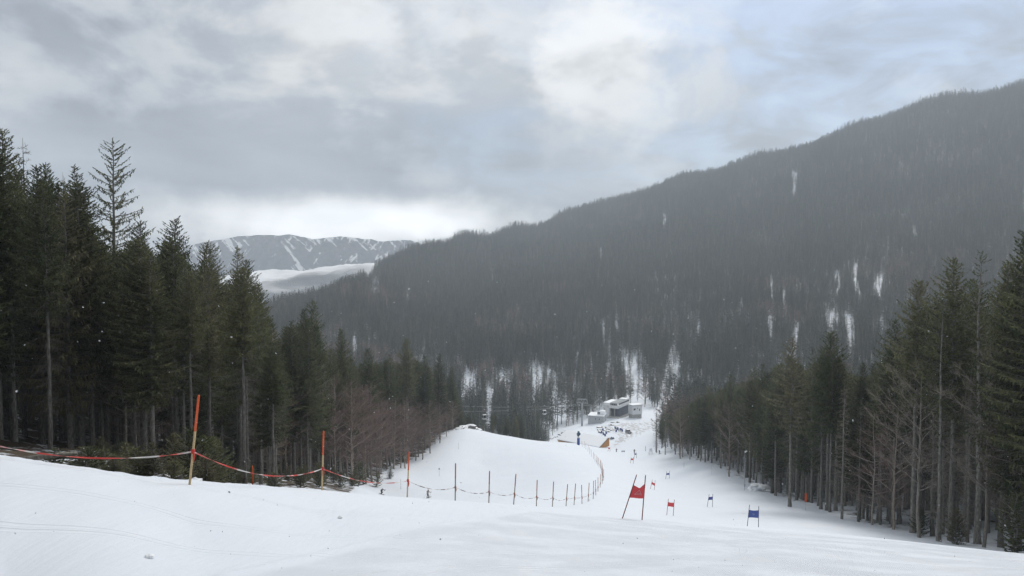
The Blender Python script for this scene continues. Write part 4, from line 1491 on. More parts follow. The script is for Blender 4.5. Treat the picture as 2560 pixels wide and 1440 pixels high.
M_BROWNWOOD = mat('brown_wood', color=(0.16, 0.095, 0.055), rough=0.75, var=0.25, nscale=2.0)
M_PADBLUE = mat('blue_padding', color=(0.035, 0.075, 0.27), rough=0.6, var=0.2, nscale=2.0)
M_TEAL = mat('teal_machine', color=(0.035, 0.085, 0.14), rough=0.5, var=0.2)
M_CABIN = mat('cabin_shell', color=(0.60, 0.62, 0.63), rough=0.35, var=0.06)


def b_rock(T, bs, out):
    g = T.n('ShaderNodeNewGeometry')
    sp = T.n('ShaderNodeSeparateXYZ')
    T.l(g.outputs['Normal'], sp.inputs[0])
    nz = T.noise(g.outputs['Position'], 2.2, 5.0, 0.65)
    rock = T.mix(nz, (0.06, 0.055, 0.05), (0.22, 0.21, 0.195))
    s = T.remap(T.math('MULTIPLY_ADD', T.math('SUBTRACT', nz, 0.5), 0.7, sp.outputs[2]), 0.62, 0.80)     # snow lies on what faces up
    T.l(T.mix(s, rock, (0.84, 0.86, 0.89)), bs.inputs['Base Color'])
    bs.inputs['Roughness'].default_value = 0.85
    b = T.n('ShaderNodeBump', i_Distance=0.05)
    T.l(nz, b.inputs['Height'])
    T.l(b.outputs[0], bs.inputs['Normal'])


M_ROCK = mat('snowy_rock', b_rock)


def b_tape(T, bs, out):
    al = T.n('ShaderNodeAttribute', attribute_name='along').outputs['Fac']
    cmb = T.n('ShaderNodeCombineXYZ')
    T.l(al, cmb.inputs[0])
    f = T.remap(T.noise(cmb.outputs[0], 0.75, 3.0, 0.6), 0.44, 0.50)
    T.l(T.mix(f, (0.62, 0.60, 0.58), (0.56, 0.045, 0.035)), bs.inputs['Base Color'])
    bs.inputs['Roughness'].default_value = 0.5


M_TAPE = mat('barrier_tape', b_tape)


def b_tape_far(T, bs, out):
    al = T.n('ShaderNodeAttribute', attribute_name='along').outputs['Fac']
    f = T.math('GREATER_THAN', T.math('FRACT', T.math('MULTIPLY', al, 0.9)), 0.35)
    T.l(T.mix(f, (0.55, 0.54, 0.53), (0.12, 0.085, 0.08)), bs.inputs['Base Color'])
    bs.inputs['Roughness'].default_value = 0.6


M_TAPE_FAR = mat('faded_tape', b_tape_far)


def seat(px, py, Y):
    """photo point at distance Y dropped on the snow; returns (ground point, vertical correction)"""
    p = at(px, py, Y)
    z = ground(p[0], p[1])
    return Vector((p[0], p[1], z)), z - p[2]


# ---- boundary fence: wooden poles with orange tops, linked by red and white tape
POLES = [(-14, 1152, -6, 900, 18.2), (474, 1209, 497, 985, 20.0), (805, 1225, 809, 1077, 27.5), (1018, 1241, 1023, 1127, 35.0), (1138, 1251, 1139, 1157, 42.0), (1222, 1257, 1224, 1175, 47.5),
         (1284, 1260, 1290, 1183, 52.0), (1341, 1265, 1343, 1199, 58.0), (1381, 1267, 1384, 1204, 63.0), (1415, 1266, 1419, 1211, 69.0), (1435, 1262, 1439, 1208, 74.5),
         (1455, 1259, 1454, 1212, 80.0), (1470, 1255, 1473, 1208, 86.0), (1483, 1248, 1484, 1202, 92.0)]
fx = [92, 128, 168, 205, 262]
for k in range(21):
    Yk = 100 + k * 7.8
    pxk = float(np.interp(Yk, fx, [1484, 1509, 1502, 1486, 1452]))
    pyk = float(np.interp(Yk, fx, [1248, 1204, 1172, 1151, 1116]))
    POLES.append((pxk, pyk, pxk + ((k * 37) % 5 - 2) * 0.6, pyk - 2.0 * F_PX / Yk, Yk))
ORD = ['first', 'second', 'third', 'fourth', 'fifth', 'sixth', 'seventh', 'eighth', 'ninth', 'tenth', 'eleventh', 'twelfth', 'thirteenth', 'fourteenth', 'fifteenth', 'sixteenth', 'seventeenth', 'eighteenth', 'nineteenth', 'twentieth', 'last but fourteen', 'last but thirteen', 'last but twelve', 'last but eleven', 'last but ten', 'last but nine', 'last but eight', 'last but seven', 'last but six', 'last but five', 'last but four', 'last but three', 'last but two', 'last but one', 'last']
TIES = []
for i, (xb, yb, xt, yt, Y) in enumerate(POLES):
    g, dz_ = seat(xb, yb, Y)
    top = Vector(at(xt, yt, Y)) + Vector((0, 0, dz_))
    ax = top - g
    if i == 0:
        lb = 'wooden fence pole just outside the left picture edge'
    elif i < 4:
        lb = '%s wooden fence pole with bright orange top, counted from the left' % ORD[i - 1]
    elif i < 14:
        lb = '%s pole of the curving tape fence, counted from the left' % ORD[i - 1]
    else:
        lb = '%s slim pole of the fence, in the close row running downhill' % ORD[i - 1]
    o = empty('fence_pole', g, 0, lb, 'pole', 'poles of the tape fence')
    rad_ = 0.032 if i < 4 else 0.036
    m = MB()
    m.tube([-ax.normalized() * 0.35, ax * 0.30, ax * 0.60], [rad_ * 1.05, rad_, rad_], 8)
    m.build('shaft', M_WOOD if i < 4 else M_GREYPOLE, o, True)
    m = MB()
    m.tube([ax * 0.60, ax * 0.985, ax], [rad_ * 1.06, rad_ * 1.03, rad_ * 0.7], 8)
    m.build('painted_top', M_ORANGE if i < 4 else M_BACKLIT, o, True)
    TIES.append(g + ax * (0.365 if i > 1 else 0.37) if i != 0 else g + ax * 0.13)

tape = empty('barrier_tape', TIES[1], 0, 'red and white barrier tape sagging between the fence poles', 'tape')
rgt = random.Random(5)
for i in range(len(TIES) - 8):
    a, b = TIES[i] - TIES[1], TIES[i + 1] - TIES[1]
    n = 46
    ln = (b - a).length
    sag = (0.055 if i < 2 else 0.035) * ln * (1 if i < 9 else 0.5)
    hw = 0.021 if i < 4 else 0.020
    turns = rgt.choice([2, 3, 4]) * rgt.choice([-1, 1])
    vs, al = [], []
    side0 = (b - a).normalized()
    upv = Vector((0, 0, 1))
    hor = side0.cross(upv).normalized()
    for k in range(n + 1):
        t = k / n
        p = a.lerp(b, t) + Vector((0, 0, -sag * 4 * t * (1 - t)))
        th = math.pi * turns * t + 0.5 * math.sin(7 * t + i)
        w = upv * math.cos(th) + hor * math.sin(th)
        vs += [p + w * hw, p - w * hw]
        al += [ln * t + i * 0.7] * 2
    m = MB()
    m.add(vs, [(2 * k, 2 * k + 1, 2 * k + 3, 2 * k + 2) for k in range(n)])
    s_ = m.build('tape_span', M_TAPE if i < 3 else M_TAPE_FAR, tape)
    add_attr(s_.data, 'along', al)
    sd = s_.modifiers.new('thick', 'SOLIDIFY')
    sd.thickness = 0.004
    # knot and loose end at the pole
    m = MB()
    kp = a
    m.tube([kp + Vector((0, 0, 0.07)), kp + Vector((0.0, 0, 0.02)), kp - Vector((0, 0, 0.05))], [0.046, 0.058, 0.044], 8)
    m.tube([kp + Vector((0.03, -0.04, 0)), kp + Vector((0.05, -0.05, -0.12)), kp + Vector((0.03, -0.05, -0.26))], [0.022, 0.028, 0.012], 6)
    m.build('knot', M_ORANGE if False else mat('tape_knot', color=(0.55, 0.05, 0.04), rough=0.5) if i < 4 else M_BACKLIT, tape, True)

# ---- giant slalom gates
GATES = [
    (31.5, 'red', (1556, 1290), (1592, 1180), (1605, 1297), (1614, 1184), (0.76, 0.47), (0.80, 0.48), True, 'large red slalom gate with slanting poles on the brow, nearest of all'),
    (86, 'red', (1667, 1287), (1671, 1247), (1683, 1288), (1686, 1247), (0.80, 0.53), (0.80, 0.53), False, 'small upright red gate just right of the large red gate'),
    (63, 'blue', (1868, 1315), (1874, 1260), (1896, 1317), (1897, 1264), (0.76, 0.40), (0.80, 0.44), False, 'largest blue gate, on the brow left of the right wood'),
    (115, 'blue', (1768, 1266), (1773, 1234), (1781, 1267), (1782, 1234), (0.78, 0.52), (0.80, 0.55), False, 'blue gate uphill and left of the largest blue gate'),
    (157, 'red', (1626, 1223), (1631, 1200), (1636, 1223), (1638, 1199), (0.76, 0.50), (0.66, 0.40), False, 'small red gate with twisted panel above the large red gate'),
    (203, 'blue', (1664, 1196), (1667, 1177), (1673, 1196), (1674, 1177), (0.74, 0.48), (0.74, 0.48), False, 'small dark blue gate in the middle of the course'),
    (235, 'red', (1576, 1158), (1578, 1143), (1583, 1158), (1584, 1142), (0.80, 0.50), (0.80, 0.50), False, 'tiny red gate below the tiny dark gate near the far crest'),
    (262, 'blue', (1585, 1146), (1587, 1129), (1591, 1144), (1591, 1129), (0.80, 0.55), (0.80, 0.55), False, 'tiny dark gate near the far crest of the course'),
    (322, 'red', (1520, 1127), (1521, 1117), (1525, 1127), (1525, 1117), (0.95, 0.60), (0.95, 0.60), False, 'faint orange red gate in front of the wooden shed'),
]
for Y, colr, lb_, lt_, rb_, rt_, fl, fr_, vtop, label in GATES:
    gl, dl_ = seat(lb_[0], lb_[1], Y)
    gr_, dr_ = seat(rb_[0], rb_[1], Y)
    tl_ = Vector(at(lt_[0], lt_[1], Y)) + Vector((0, 0, dl_))
    tr_ = Vector(at(rt_[0], rt_[1], Y)) + Vector((0, 0, dr_))
    c0 = (gl + gr_) / 2
    o = empty('slalom_gate', c0, 0, label, 'slalom gate', 'slalom gates on the race course')
    for gb, tt in ((gl, tl_), (gr_, tr_)):
        m = MB()
        a, b = gb - c0, tt - c0
        r_ = 0.016 + 0.00012 * Y
        m.tube([a - (b - a).normalized() * 0.3, a.lerp(b, 0.12), a.lerp(b, 0.97), b], [r_ * 1.1, r_ * 1.1, r_, r_ * 0.5], 8)
        m.build('pole', M_POLE_RED if colr == 'red' else M_POLE_BLUE, o, True)
    # cloth panel between the poles, sagging a little
    LTp, LBp = gl.lerp(tl_, fl[0]) - c0, gl.lerp(tl_, fl[1]) - c0
    RTp, RBp = gr_.lerp(tr_, fr_[0]) - c0, gr_.lerp(tr_, fr_[1]) - c0
    nu, nv = 12, 8
    vs = []
    nrm = (RTp - LTp).cross(LBp - LTp).normalized()
    hgt = (LTp - LBp).length
    for q in range(nv + 1):
        for p in range(nu + 1):
            u, v = p / nu, q / nv
            top_, bot = LTp.lerp(RTp, u), LBp.lerp(RBp, u)
            if vtop:
                vee = 1 - abs(u - 0.56) / (0.56 if u < 0.56 else 0.44)
                top_ = top_ - Vector((0, 0, 0.30 * hgt * max(0, vee)))
            else:
                top_ = top_ - Vector((0, 0, 0.07 * hgt * math.sin(math.pi * u)))
                bot = bot + Vector((0, 0, 0.05 * hgt * math.sin(math.pi * u)))
            vs.append(top_.lerp(bot, v) + nrm * (0.05 * math.sin(3.1 * u + 2 * v) * hgt + 0.02 * math.sin(9 * u + 5 * v) * hgt))
    m = MB()
    m.add(vs, [(q * (nu + 1) + p, q * (nu + 1) + p + 1, (q + 1) * (nu + 1) + p + 1, (q + 1) * (nu + 1) + p) for q in range(nv) for p in range(nu)])
    pn = m.build('panel', M_RED if colr == 'red' else M_BLUE, o, True)
    pn.modifiers.new('thick', 'SOLIDIFY').thickness = 0.008
    if Y < 70:
        # printed mark, lying just in front of the cloth
        def on(u, v):
            tp_, bt = LTp.lerp(RTp, u), LBp.lerp(RBp, u)
            f = 0.05 * math.sin(3.1 * u + 2 * v) * hgt + 0.02 * math.sin(9 * u + 5 * v) * hgt
            q_ = tp_.lerp(bt, v) + nrm * f
            return q_ - nrm * 0.02 * (1 if nrm.dot(-c0) < 0 else -1)
        m = MB()
        segs = [((0.30, 0.72), (0.62, 0.42)), ((0.62, 0.42), (0.80, 0.74)), ((0.80, 0.74), (0.30, 0.72)), ((0.45, 0.64), (0.72, 0.64))] if colr == 'red' else [((0.36, 0.50), (0.62, 0.50)), ((0.44, 0.62), (0.58, 0.62))]
        for (u0, v0), (u1, v1) in segs:
            m.tube([on(u0, v0), on((u0 + u1) / 2, (v0 + v1) / 2), on(u1, v1)], 0.008 if colr == 'red' else 0.014, 4)
        m.build('printed_mark', M_MARK if colr == 'red' else M_MARK_B, pn)


# ---- small stakes and markers
def stake(px, py, H, Y, col_, label, name='marker_stake', cat='stake', r=0.025, head=None):
    g, _ = seat(px, py, Y)
    o = empty(name, g, 0, label, cat)
    m = MB()
    m.tube([(0, 0, -0.3), (0, 0, H * 0.9), (0, 0, H)], [r, r, r * 0.6], 8)
    m.build('shaft', col_, o, True)
    if head == 'plate':
        m = MB()
        m.box((0, -0.02, H * 0.72), (0.34, 0.03, H * 0.48), bev=0.01)
        m.build('sign_plate', M_ORANGE, o)
    if head == 'small':
        m = MB()
        m.box((0, -0.02, H - 0.16), (0.35, 0.03, 0.3), bev=0.01)
        m.build('sign_plate', M_STEEL, o)
    if head == 'cap':
        m = MB()
        m.tube([(-0.05, 0, H - 0.05), (0.22, -0.1, H + 0.16), (0.42, -0.18, H + 0.22)], [0.13, 0.16, 0.08], 8)
        m.build('lance_head', M_WHITE, o, True)
        m = MB()
        m.box((0.0, -0.07, H * 0.12), (0.22, 0.14, 0.5), bev=0.02)
        m.build('valve_box', M_STEEL, o)
    return o


stake(2014, 1286, 2.65, 112, M_WOOD, 'wooden pole carrying a bright orange plate before the right wood', 'marker_pole', 'sign', 0.03, 'plate')
stake(1861, 1238, 7.6, 150, M_STEEL, 'tall snowmaking lance with white head at the right wood edge', 'snow_lance', 'snow lance', 0.05, 'cap')
stake(632, 1222, 1.05, 30, M_ORANGE, 'short orange stake below the paired boles of the left wood')
stake(1002, 1222, 2.2, 150, M_STEEL, 'thin grey stake on the snow left of the third orange topped pole', r=0.03)
stake(1098, 1184, 1.8, 176, M_STEEL, 'thin stake with small plate beside the brown trees', r=0.03, head='small')
stake(1146, 1146, 2.0, 215, M_STEEL, 'thin grey stake high on the left slope', r=0.03)
stake(1778, 1188, 2.4, 190, M_STEEL, 'thin grey stake at the right piste edge above the snowy bush', r=0.035)
stake(1710, 1158, 2.0, 214, M_STEEL, 'thin grey stake at the right piste edge, farthest up the course', r=0.035)
stake(1614, 1122, 2.0, 300, M_DARK, 'dark leaning marker on the far piste near the dead spruce', r=0.07)


# ---- snow lumps, rocks, logs
def lump(name, p, size, mt, label, cat, seed, squash=0.7, group=None, sub=2):
    rg = random.Random(seed)
    bm = bmesh.new()
    bmesh.ops.create_icosphere(bm, subdivisions=sub, radius=1.0)
    ph = [rg.uniform(0, 6.28) for _ in range(9)]
    for v in bm.verts:
        c = v.co
        k = 1 + 0.22 * math.sin(2.3 * c.x + ph[0]) * math.cos(2.1 * c.y + ph[1]) + 0.16 * math.sin(4.4 * c.z + ph[2] + 2 * c.x) + 0.12 * math.sin(5.5 * c.y + ph[3]) * math.cos(4.1 * c.x + ph[4])
        k += rg.uniform(-0.06, 0.06)
        v.co = Vector((c.x * size[0], c.y * size[1], c.z * size[2] * squash)) * k
    me_ = bpy.data.meshes.new(name)
    bm.to_mesh(me_)
    bm.free()
    me_.materials.append(mt)
    o = bpy.data.objects.new(name, me_)
    o.location = p
    o.rotation_euler = (0, 0, rg.uniform(0, 6.28))
    COL.objects.link(o)
    return tag(o, label, cat, group)


g, _ = seat(375, 1404, 12.4)
lump('snow_chunk', g + Vector((0, 0, 0.03)), (0.075, 0.06, 0.055), M_SNOW, 'loose snow chunk at the bottom left of the groomed slope', 'snow chunk', 3)
g, _ = seat(850, 1283, 20.5)
lump('snow_chunk', g + Vector((0, 0, 0.03)), (0.08, 0.06, 0.05), M_SNOW, 'loose snow chunk in the middle below the second orange topped pole', 'snow chunk', 4)
for k, (px, Y, sz, mt, nm, lb) in enumerate((
        (402, 26, 0.5, M_ROCK, 'boulder', 'grey frosted boulder left of the first orange topped pole'), (440, 27, 0.5, M_ROCK, 'boulder', 'grey frosted boulder at the foot of the first orange topped pole'),
        (488, 25, 0.3, M_SNOW, 'snow_mound', 'little snow mound right of the first orange topped pole'))):
    g = place(px, Y)
    yy = at(px, {270: 1168, 326: 1166, 402: 1174, 440: 1178, 488: 1196}[px], Y)[2]
    hh_ = min(0.45, max(0.2, (yy - g.z)))
    sz *= 0.7
    lump(nm, g + Vector((0, 0, hh_ * 0.3)), (sz, sz * 0.8, hh_ * 0.8), mt, lb, 'boulder' if mt is M_ROCK else 'snow mound', 30 + k, 1.0)
for k, (px, Y, ln_, rz_) in enumerate(((110, 25, 1.9, 0.2), (155, 26, 1.6, -0.4))):
    g = place(px, Y)
    zt = at(px, 1150, Y)[2] + 0.0
    m = MB()
    a = Vector((-ln_ / 2, 0, 0)); b = Vector((ln_ / 2, 0.2, 0.12))
    m.tube([a, a.lerp(b, 0.5) + Vector((0, 0, 0.04)), b], [0.10, 0.085, 0.06], 8)
    m.tube([a.lerp(b, 0.6), a.lerp(b, 0.7) + Vector((0.1, -0.2, 0.3))], [0.03, 0.012], 5)
    lg = m.build('fallen_log', M_BARK_PALE, None, True, loc=(g.x, g.y, max(g.z + 0.06, zt)))
    lg.rotation_euler = (0, 0, rz_)
    tag(lg, ['pale fallen log at the far left behind the brow', 'pale fallen log left of the young spruces behind the brow'][k], 'log')
# snow laden bush at the right piste edge
bo = place(1892, 150)
bush = empty('snowy_bush', bo, 0, 'low bush buried in snow at the right piste edge', 'bush')
bl = lump('snow_cap', (0, 0, 0.4), (2.0, 1.4, 1.0), M_SNOW, None, None, 61, 0.9, sub=3)
bl.parent = bush
for k in range(5):
    c_ = lump('snow_cap', (rt.uniform(-1.4, 2.2), rt.uniform(-1.2, 0.4), rt.uniform(0.2, 1.5)), (rt.uniform(0.4, 0.8),) * 2 + (0.35,), M_SNOW, None, None, 62 + k)
    c_.parent = bush
acc = Acc()
rg_ = np.random.default_rng(9)
for k in range(70):
    a0 = np.array([rg_.uniform(-1.6, 2.4), rg_.uniform(-1.3, 0.6), 0.1])
    e = np.array([rg_.normal(0, 0.5), rg_.normal(-0.3, 0.4), rg_.uniform(0.5, 1.3)])
    v, f = tube_np(np.stack([a0, a0 + e * 0.7, a0 + e * 1.2 + rg_.normal(0, 0.15, 3)]), [0.02, 0.013, 0.005], 3)
    acc.add(v, f)
tm_ = acc.mesh('twigs')
tm_.materials.append(M_TWIG)
to_ = bpy.data.objects.new('twigs', tm_)
to_['kind'] = 'stuff'
COL.objects.link(to_)
to_.parent = bush
# rocks on the crest of the left slope and in the spoil heap by the station
for k, (px, Y, sz) in enumerate(((1160, 252, 1.5), (1172, 254, 1.9), (1184, 256, 1.2), (1150, 250, 1.2), (1196, 258, 1.0))):
    g = place(px, Y)
    lump('boulder', g + Vector((0, 0, sz * 0.1)), (sz * 1.2, sz, sz * 0.7), M_ROCK, '%s boulder from the left on the crest of the left slope' % ORD[[3, 0, 1, 2, 4].index(k) if False else (1, 2, 3, 0, 4)[k]], 'boulder', 80 + k)
rq = random.Random(12)
for k in range(44):
    px, py = rq.uniform(1496, 1550), rq.uniform(1056, 1092)
    if py > 1062 + (px - 1480) * 0.45:
        py -= 12
    Y = float(np.interp(py, [1056, 1070, 1092], [428, 408, 388]))
    g, _ = seat(px, py, Y)
    sz = rq.uniform(0.5, 1.35)
    lump('boulder', g + Vector((0, 0, 0.15 * sz)), (sz, sz * 0.8, sz * 0.6), M_ROCK, 'rock in the snow dusted spoil heap beside the station', 'boulder', 100 + k, group='rocks of the spoil heap')
for k in range(14):
    px = rq.uniform(1374, 1420)
    Y = 384 + (px - 1374) * 0.5 + rq.uniform(-4, 4)
    g = place(px, Y)
    sz = rq.uniform(0.5, 1.2)
    lump('boulder', g + Vector((0, 0, 0.2 * sz)), (sz, sz * 0.8, sz * 0.6), M_ROCK, 'rock of the bank behind the wooden shed', 'boulder', 160 + k, group='rocks of the bank behind the shed')
MATS_BLUE = [(1503, 1079), (1509, 1085), (1516, 1082), (1513, 1090), (1539, 1068), (1545, 1072), (1551, 1075), (1556, 1078), (1540, 1079), (1507, 1071)]
for k, (px, py) in enumerate(MATS_BLUE):
    g, _ = seat(px, py + 3, 400 - (py - 1075) * 0.7)
    m = MB()
    m.box((0, 0, 0.7), (0.8, 0.45, 1.4), bev=0.14)
    m.box((0, -0.24, 1.0), (0.82, 0.06, 0.10), mi=1)
    m.box((0, -0.24, 0.4), (0.82, 0.06, 0.10), mi=1)
    o = m.build('crash_pad', [M_PADBLUE, M_DARK], None, False, loc=g)
    o.rotation_euler = (rq.uniform(-0.5, 0.3), rq.uniform(-0.25, 0.25), rq.uniform(-0.8, 0.8))
    tag(o, 'blue crash pad standing %s the spoil heap' % ('in the right group on' if px > 1530 else 'in the left group on'), 'crash pad', 'blue crash pads by the spoil heap, ' + ('right' if px > 1530 else 'left'))


# ------------------------------------------------------------------ people on skis
def person(px, py, Y, H, rz, label, jacket, trousers, helmet, crouch=0.2, arms=0.5):
    g, _ = seat(px, py, Y)
    o = empty('person', g, rz, label, 'person', 'people on the slope')
    k = H / 1.75
    b = crouch
    J = {'pel': (0, 0.10 * b, 0.95 - 0.30 * b), 'chest': (0, -0.25 * b, 1.28 - 0.34 * b), 'neck': (0, -0.40 * b, 1.47 - 0.42 * b), 'head': (0, -0.47 * b, 1.60 - 0.44 * b), 'crown': (0, -0.49 * b, 1.73 - 0.45 * b)}
    V, E, RAD = [], [], []

    def add(p, r, frm=None):
        V.append(Vector(p) * k); RAD.append(r * k)
        if frm is not None:
            E.append((frm, len(V) - 1))
        return len(V) - 1
    pel = add(J['pel'], 0.165)
    ch = add(J['chest'], 0.19, pel)
    nk = add(J['neck'], 0.085, ch)
    hd = add(J['head'], 0.115, nk)
    add(J['crown'], 0.10, hd)
    for s in (-1, 1):
        sh = add((0.20 * s, J['chest'][1] - 0.04 * b, J['chest'][2] + 0.10), 0.085, ch)
        el = add((0.36 * s, J['chest'][1] - 0.12 - 0.2 * arms, J['chest'][2] - 0.10), 0.062, sh)
        wr = add((0.38 * s, J['chest'][1] - 0.34 - 0.2 * arms, J['chest'][2] - 0.14 + 0.15 * arms), 0.05, el)
        add((0.37 * s, J['chest'][1] - 0.45 - 0.2 * arms, J['chest'][2] - 0.14 + 0.17 * arms), 0.058, wr)
        kn = add((0.14 * s, -0.34 * b, 0.50 - 0.06 * b), 0.085, pel)
        an = add((0.13 * s, 0.10 * b, 0.14), 0.075, kn)
        add((0.13 * s, 0.10 * b - 0.16, 0.07), 0.06, an)
    me_ = bpy.data.meshes.new('person_body')
    me_.from_pydata(V, E, [])
    tmp = bpy.data.objects.new('person_body', me_)
    COL.objects.link(tmp)
    sk = tmp.modifiers.new('skin', 'SKIN')
    tmp.modifiers.new('sub', 'SUBSURF').levels = 1
    for i, r in enumerate(RAD):
        me_.skin_vertices[0].data[i].radius = (r, r)
        me_.skin_vertices[0].data[i].use_root = (i == 0)
    dg = bpy.context.evaluated_depsgraph_get()
    bm_ = bpy.data.meshes.new_from_object(tmp.evaluated_get(dg))
    bpy.data.objects.remove(tmp)
    mats_ = [mat('cloth_' + '_'.join('%02d' % int(c * 99) for c in q), color=q, rough=0.8, var=0.15) for q in (trousers, jacket, helmet, (0.35, 0.22, 0.17))]
    for q in mats_:
        bm_.materials.append(q)
    hz = J['neck'][2] * k
    for p in bm_.polygons:
        c = p.center
        if c.z > hz + 0.03 * k:
            p.material_index = 3 if (c.y < (J['head'][1] - 0.05) * k and c.z < (J['head'][2] + 0.05) * k) else 2
        elif c.z > (J['pel'][2] - 0.05) * k:
            p.material_index = 1
        p.use_smooth = True
    bo_ = bpy.data.objects.new('body', bm_)
    COL.objects.link(bo_)
    bo_.parent = o
    for s in (-1, 1):
        m = MB()
        m.prism([(0.085 * s * k - 0.04 if s > 0 else -0.17 * k, 0.75 * k, 0.02), (0.17 * k if s > 0 else -0.09 * k, 0.75 * k, 0.02), (0.17 * k if s > 0 else -0.09 * k, -0.80 * k, 0.02), (0.13 * s * k, -0.98 * k, 0.10), (0.09 * k if s > 0 else -0.17 * k, -0.80 * k, 0.02)], (0, 0, 0.03))
        m.build('ski', M_DARK, o)
        m = MB()
        hp = Vector((0.37 * s, J['chest'][1] - 0.45 - 0.2 * arms, J['chest'][2] - 0.14 + 0.17 * arms)) * k
        m.tube([hp + Vector((0, -0.04, 0.1)), hp, Vector((0.5 * s * k, 0.5 * k, 0.05))], [0.012, 0.012, 0.008], 5)
        m.build('ski_pole', M_DARK, o)
    return o


person(953, 1237, 140, 1.62, 0.9, 'crouching skier in dark clothes near the left wood edge', (0.055, 0.06, 0.07), (0.03, 0.03, 0.035), (0.30, 0.34, 0.40), 0.9, 1.0)
person(1069, 1246, 130, 1.68, 2.6, 'skier in pale grey jacket and dark hat right of the third orange topped pole', (0.30, 0.27, 0.25), (0.09, 0.085, 0.085), (0.03, 0.03, 0.03), 0.45, 0.3)
person(1541, 1122, 318, 1.72, 0.2, 'dark figure with wide stance beside the wooden shed', (0.05, 0.055, 0.06), (0.03, 0.03, 0.04), (0.05, 0.05, 0.06), 0.3, 0.9)
person(1586, 1128, 300, 1.75, 0.0, 'dark standing figure behind the tiny dark gate', (0.05, 0.055, 0.06), (0.04, 0.04, 0.045), (0.03, 0.03, 0.03), 0.05, 0.1)
person(1649, 1135, 254, 1.72, -0.6, 'dark figure bending at the lower corner of the right wood', (0.05, 0.055, 0.06), (0.03, 0.03, 0.04), (0.05, 0.05, 0.06), 0.7, 0.6)

# course bench by the start of the lower piste
g, _ = seat(1558, 1123, 322)
o = empty('low_barrier', g, 0.1, 'low dark barrier on the snow right of the shed', 'barrier')
m = MB(); m.box((0, 0, 0.42), (1.5, 0.25, 0.5), bev=0.05); m.build('panel', M_STEEL, o)
for s in (-0.55, 0.55):
    m = MB(); m.box((s, 0, 0.10), (0.1, 0.5, 0.26)); m.build('foot', M_DARK, o)

# snow gun on padded mast at the crest
g, _ = seat(1446, 1117, 255)
o = empty('snow_gun', g, 0.3, 'snow gun on a blue padded mast at the crest of the slope', 'snow gun')
m = MB(); m.tube([(0, 0, -0.3), (0, 0, 3.1)], 0.14, 10); m.build('mast', M_STEEL, o, True)
m = MB(); m.tube([(0, 0, 0.0), (0, 0, 0.1), (0, 0, 2.3), (0, 0, 2.4)], [0.40, 0.46, 0.46, 0.40], 12); m.build('mast_padding', M_PADBLUE, o, True)
m = MB(); m.tube([(0, 0, 2.45), (0, 0, 2.75)], 0.40, 12); m.build('white_band', M_WHITE, o, True)
m = MB(); m.tube([(0.1, 0.75, 3.6), (0.05, 0.3, 3.65), (0, -0.5, 3.85), (0, -0.75, 3.9)], [0.42, 0.55, 0.52, 0.46], 14); m.build('fan_barrel', M_TEAL, o, True)
m = MB(); m.box((0.15, 0.25, 4.35), (0.55, 0.6, 0.45), bev=0.08); m.build('motor_box', M_TEAL, o)
m = MB(); m.box((-0.1, 0.0, 3.15), (0.7, 0.5, 0.25), bev=0.06); m.build('swivel', M_DARK, o)

# ------------------------------------------------------------------ wooden shed under a long snow roof
A, B, C_, D_ = (Vector(at(*q)) for q in ((1417, 1077, 377), (1519, 1095, 362), (1393, 1103, 372), (1497, 1117, 356)))
gz = ground(*((A + B + C_ + D_) / 4).xy)
o = empty('wooden_shed', Vector((B.x, B.y, gz)), 0, 'wooden shed with long snow covered lean-to roof and orange gable', 'shed')
org = Vector((B.x, B.y, gz))
ax = (A - B)
ax.z = 0
D_ = Vector((D_.x, D_.y, gz + 0.35))
Bp = Vector((B.x, B.y, B.z))
acr = Vector((-ax.y, ax.x, 0)).normalized()
if acr.dot(D_ - Bp) > 0:
    acr = -acr
E_ = Bp + acr * 1.6 - Vector((0, 0, 0.25))
F_ = Vector((E_.x, E_.y, gz - 0.6))
G_ = Vector((D_.x, D_.y, gz - 0.6))
Dw = D_.lerp(Bp, 0.04)
m = MB()
m.prism([p - org for p in (Vector((Dw.x, Dw.y, gz - 0.6)), F_ - acr * 0.1, E_ - acr * 0.1 - Vector((0, 0, 0.3)), Bp - Vector((0, 0, 0.3)), Dw - Vector((0, 0, 0.12)))], ax)
m.build('wall', M_PINE, o)
up_ = Vector((0, 0, 1))
ov = -ax.normalized() * 0.45
m = MB()
m.prism([p - org + ov for p in (D_ - Vector((0, 0, 0.10)), Bp - Vector((0, 0, 0.16)), E_ - Vector((0, 0, 0.20)), E_, Bp + Vector((0, 0, 0.04)), D_ + Vector((0, 0, 0.10)))], ax - ov * 1.6)
rf = m.build('roof', M_BROWNWOOD, o)
m = MB()
m.prism([p - org + ov * 0.7 for p in (D_ + Vector((0, 0, 0.106)), Bp + Vector((0, 0, 0.046)), E_ + Vector((0, 0, 0.006)), E_ + Vector((0, 0, 0.30)), Bp + Vector((0, 0, 0.42)), D_ + Vector((0, 0, 0.42)))], ax - ov * 1.3)
m.build('roof_snow', M_SNOW, rf)
for k in range(9):                                     # boards of the gable
    t = (k + 0.5) / 9
    p0 = D_.lerp(Vector((F_.x, F_.y, D_.z)), t)
    frac = min(1, t / 0.80)
    ztop = D_.z + (Bp.z - D_.z) * frac - 0.35
    m = MB()
    hgt_ = max(0.3, ztop - (gz - 0.4))
    wdt = (F_ - G_).to_2d().length / 9 * 0.9
    dirr = (F_ - G_); dirr.z = 0
    m.box(Vector((p0.x, p0.y, gz - 0.4 + hgt_ / 2)) - org - ax.normalized() * 0.03, (wdt, 0.05, hgt_), rz=math.atan2(dirr.y, dirr.x))
    m.build('board', M_PINE, o)

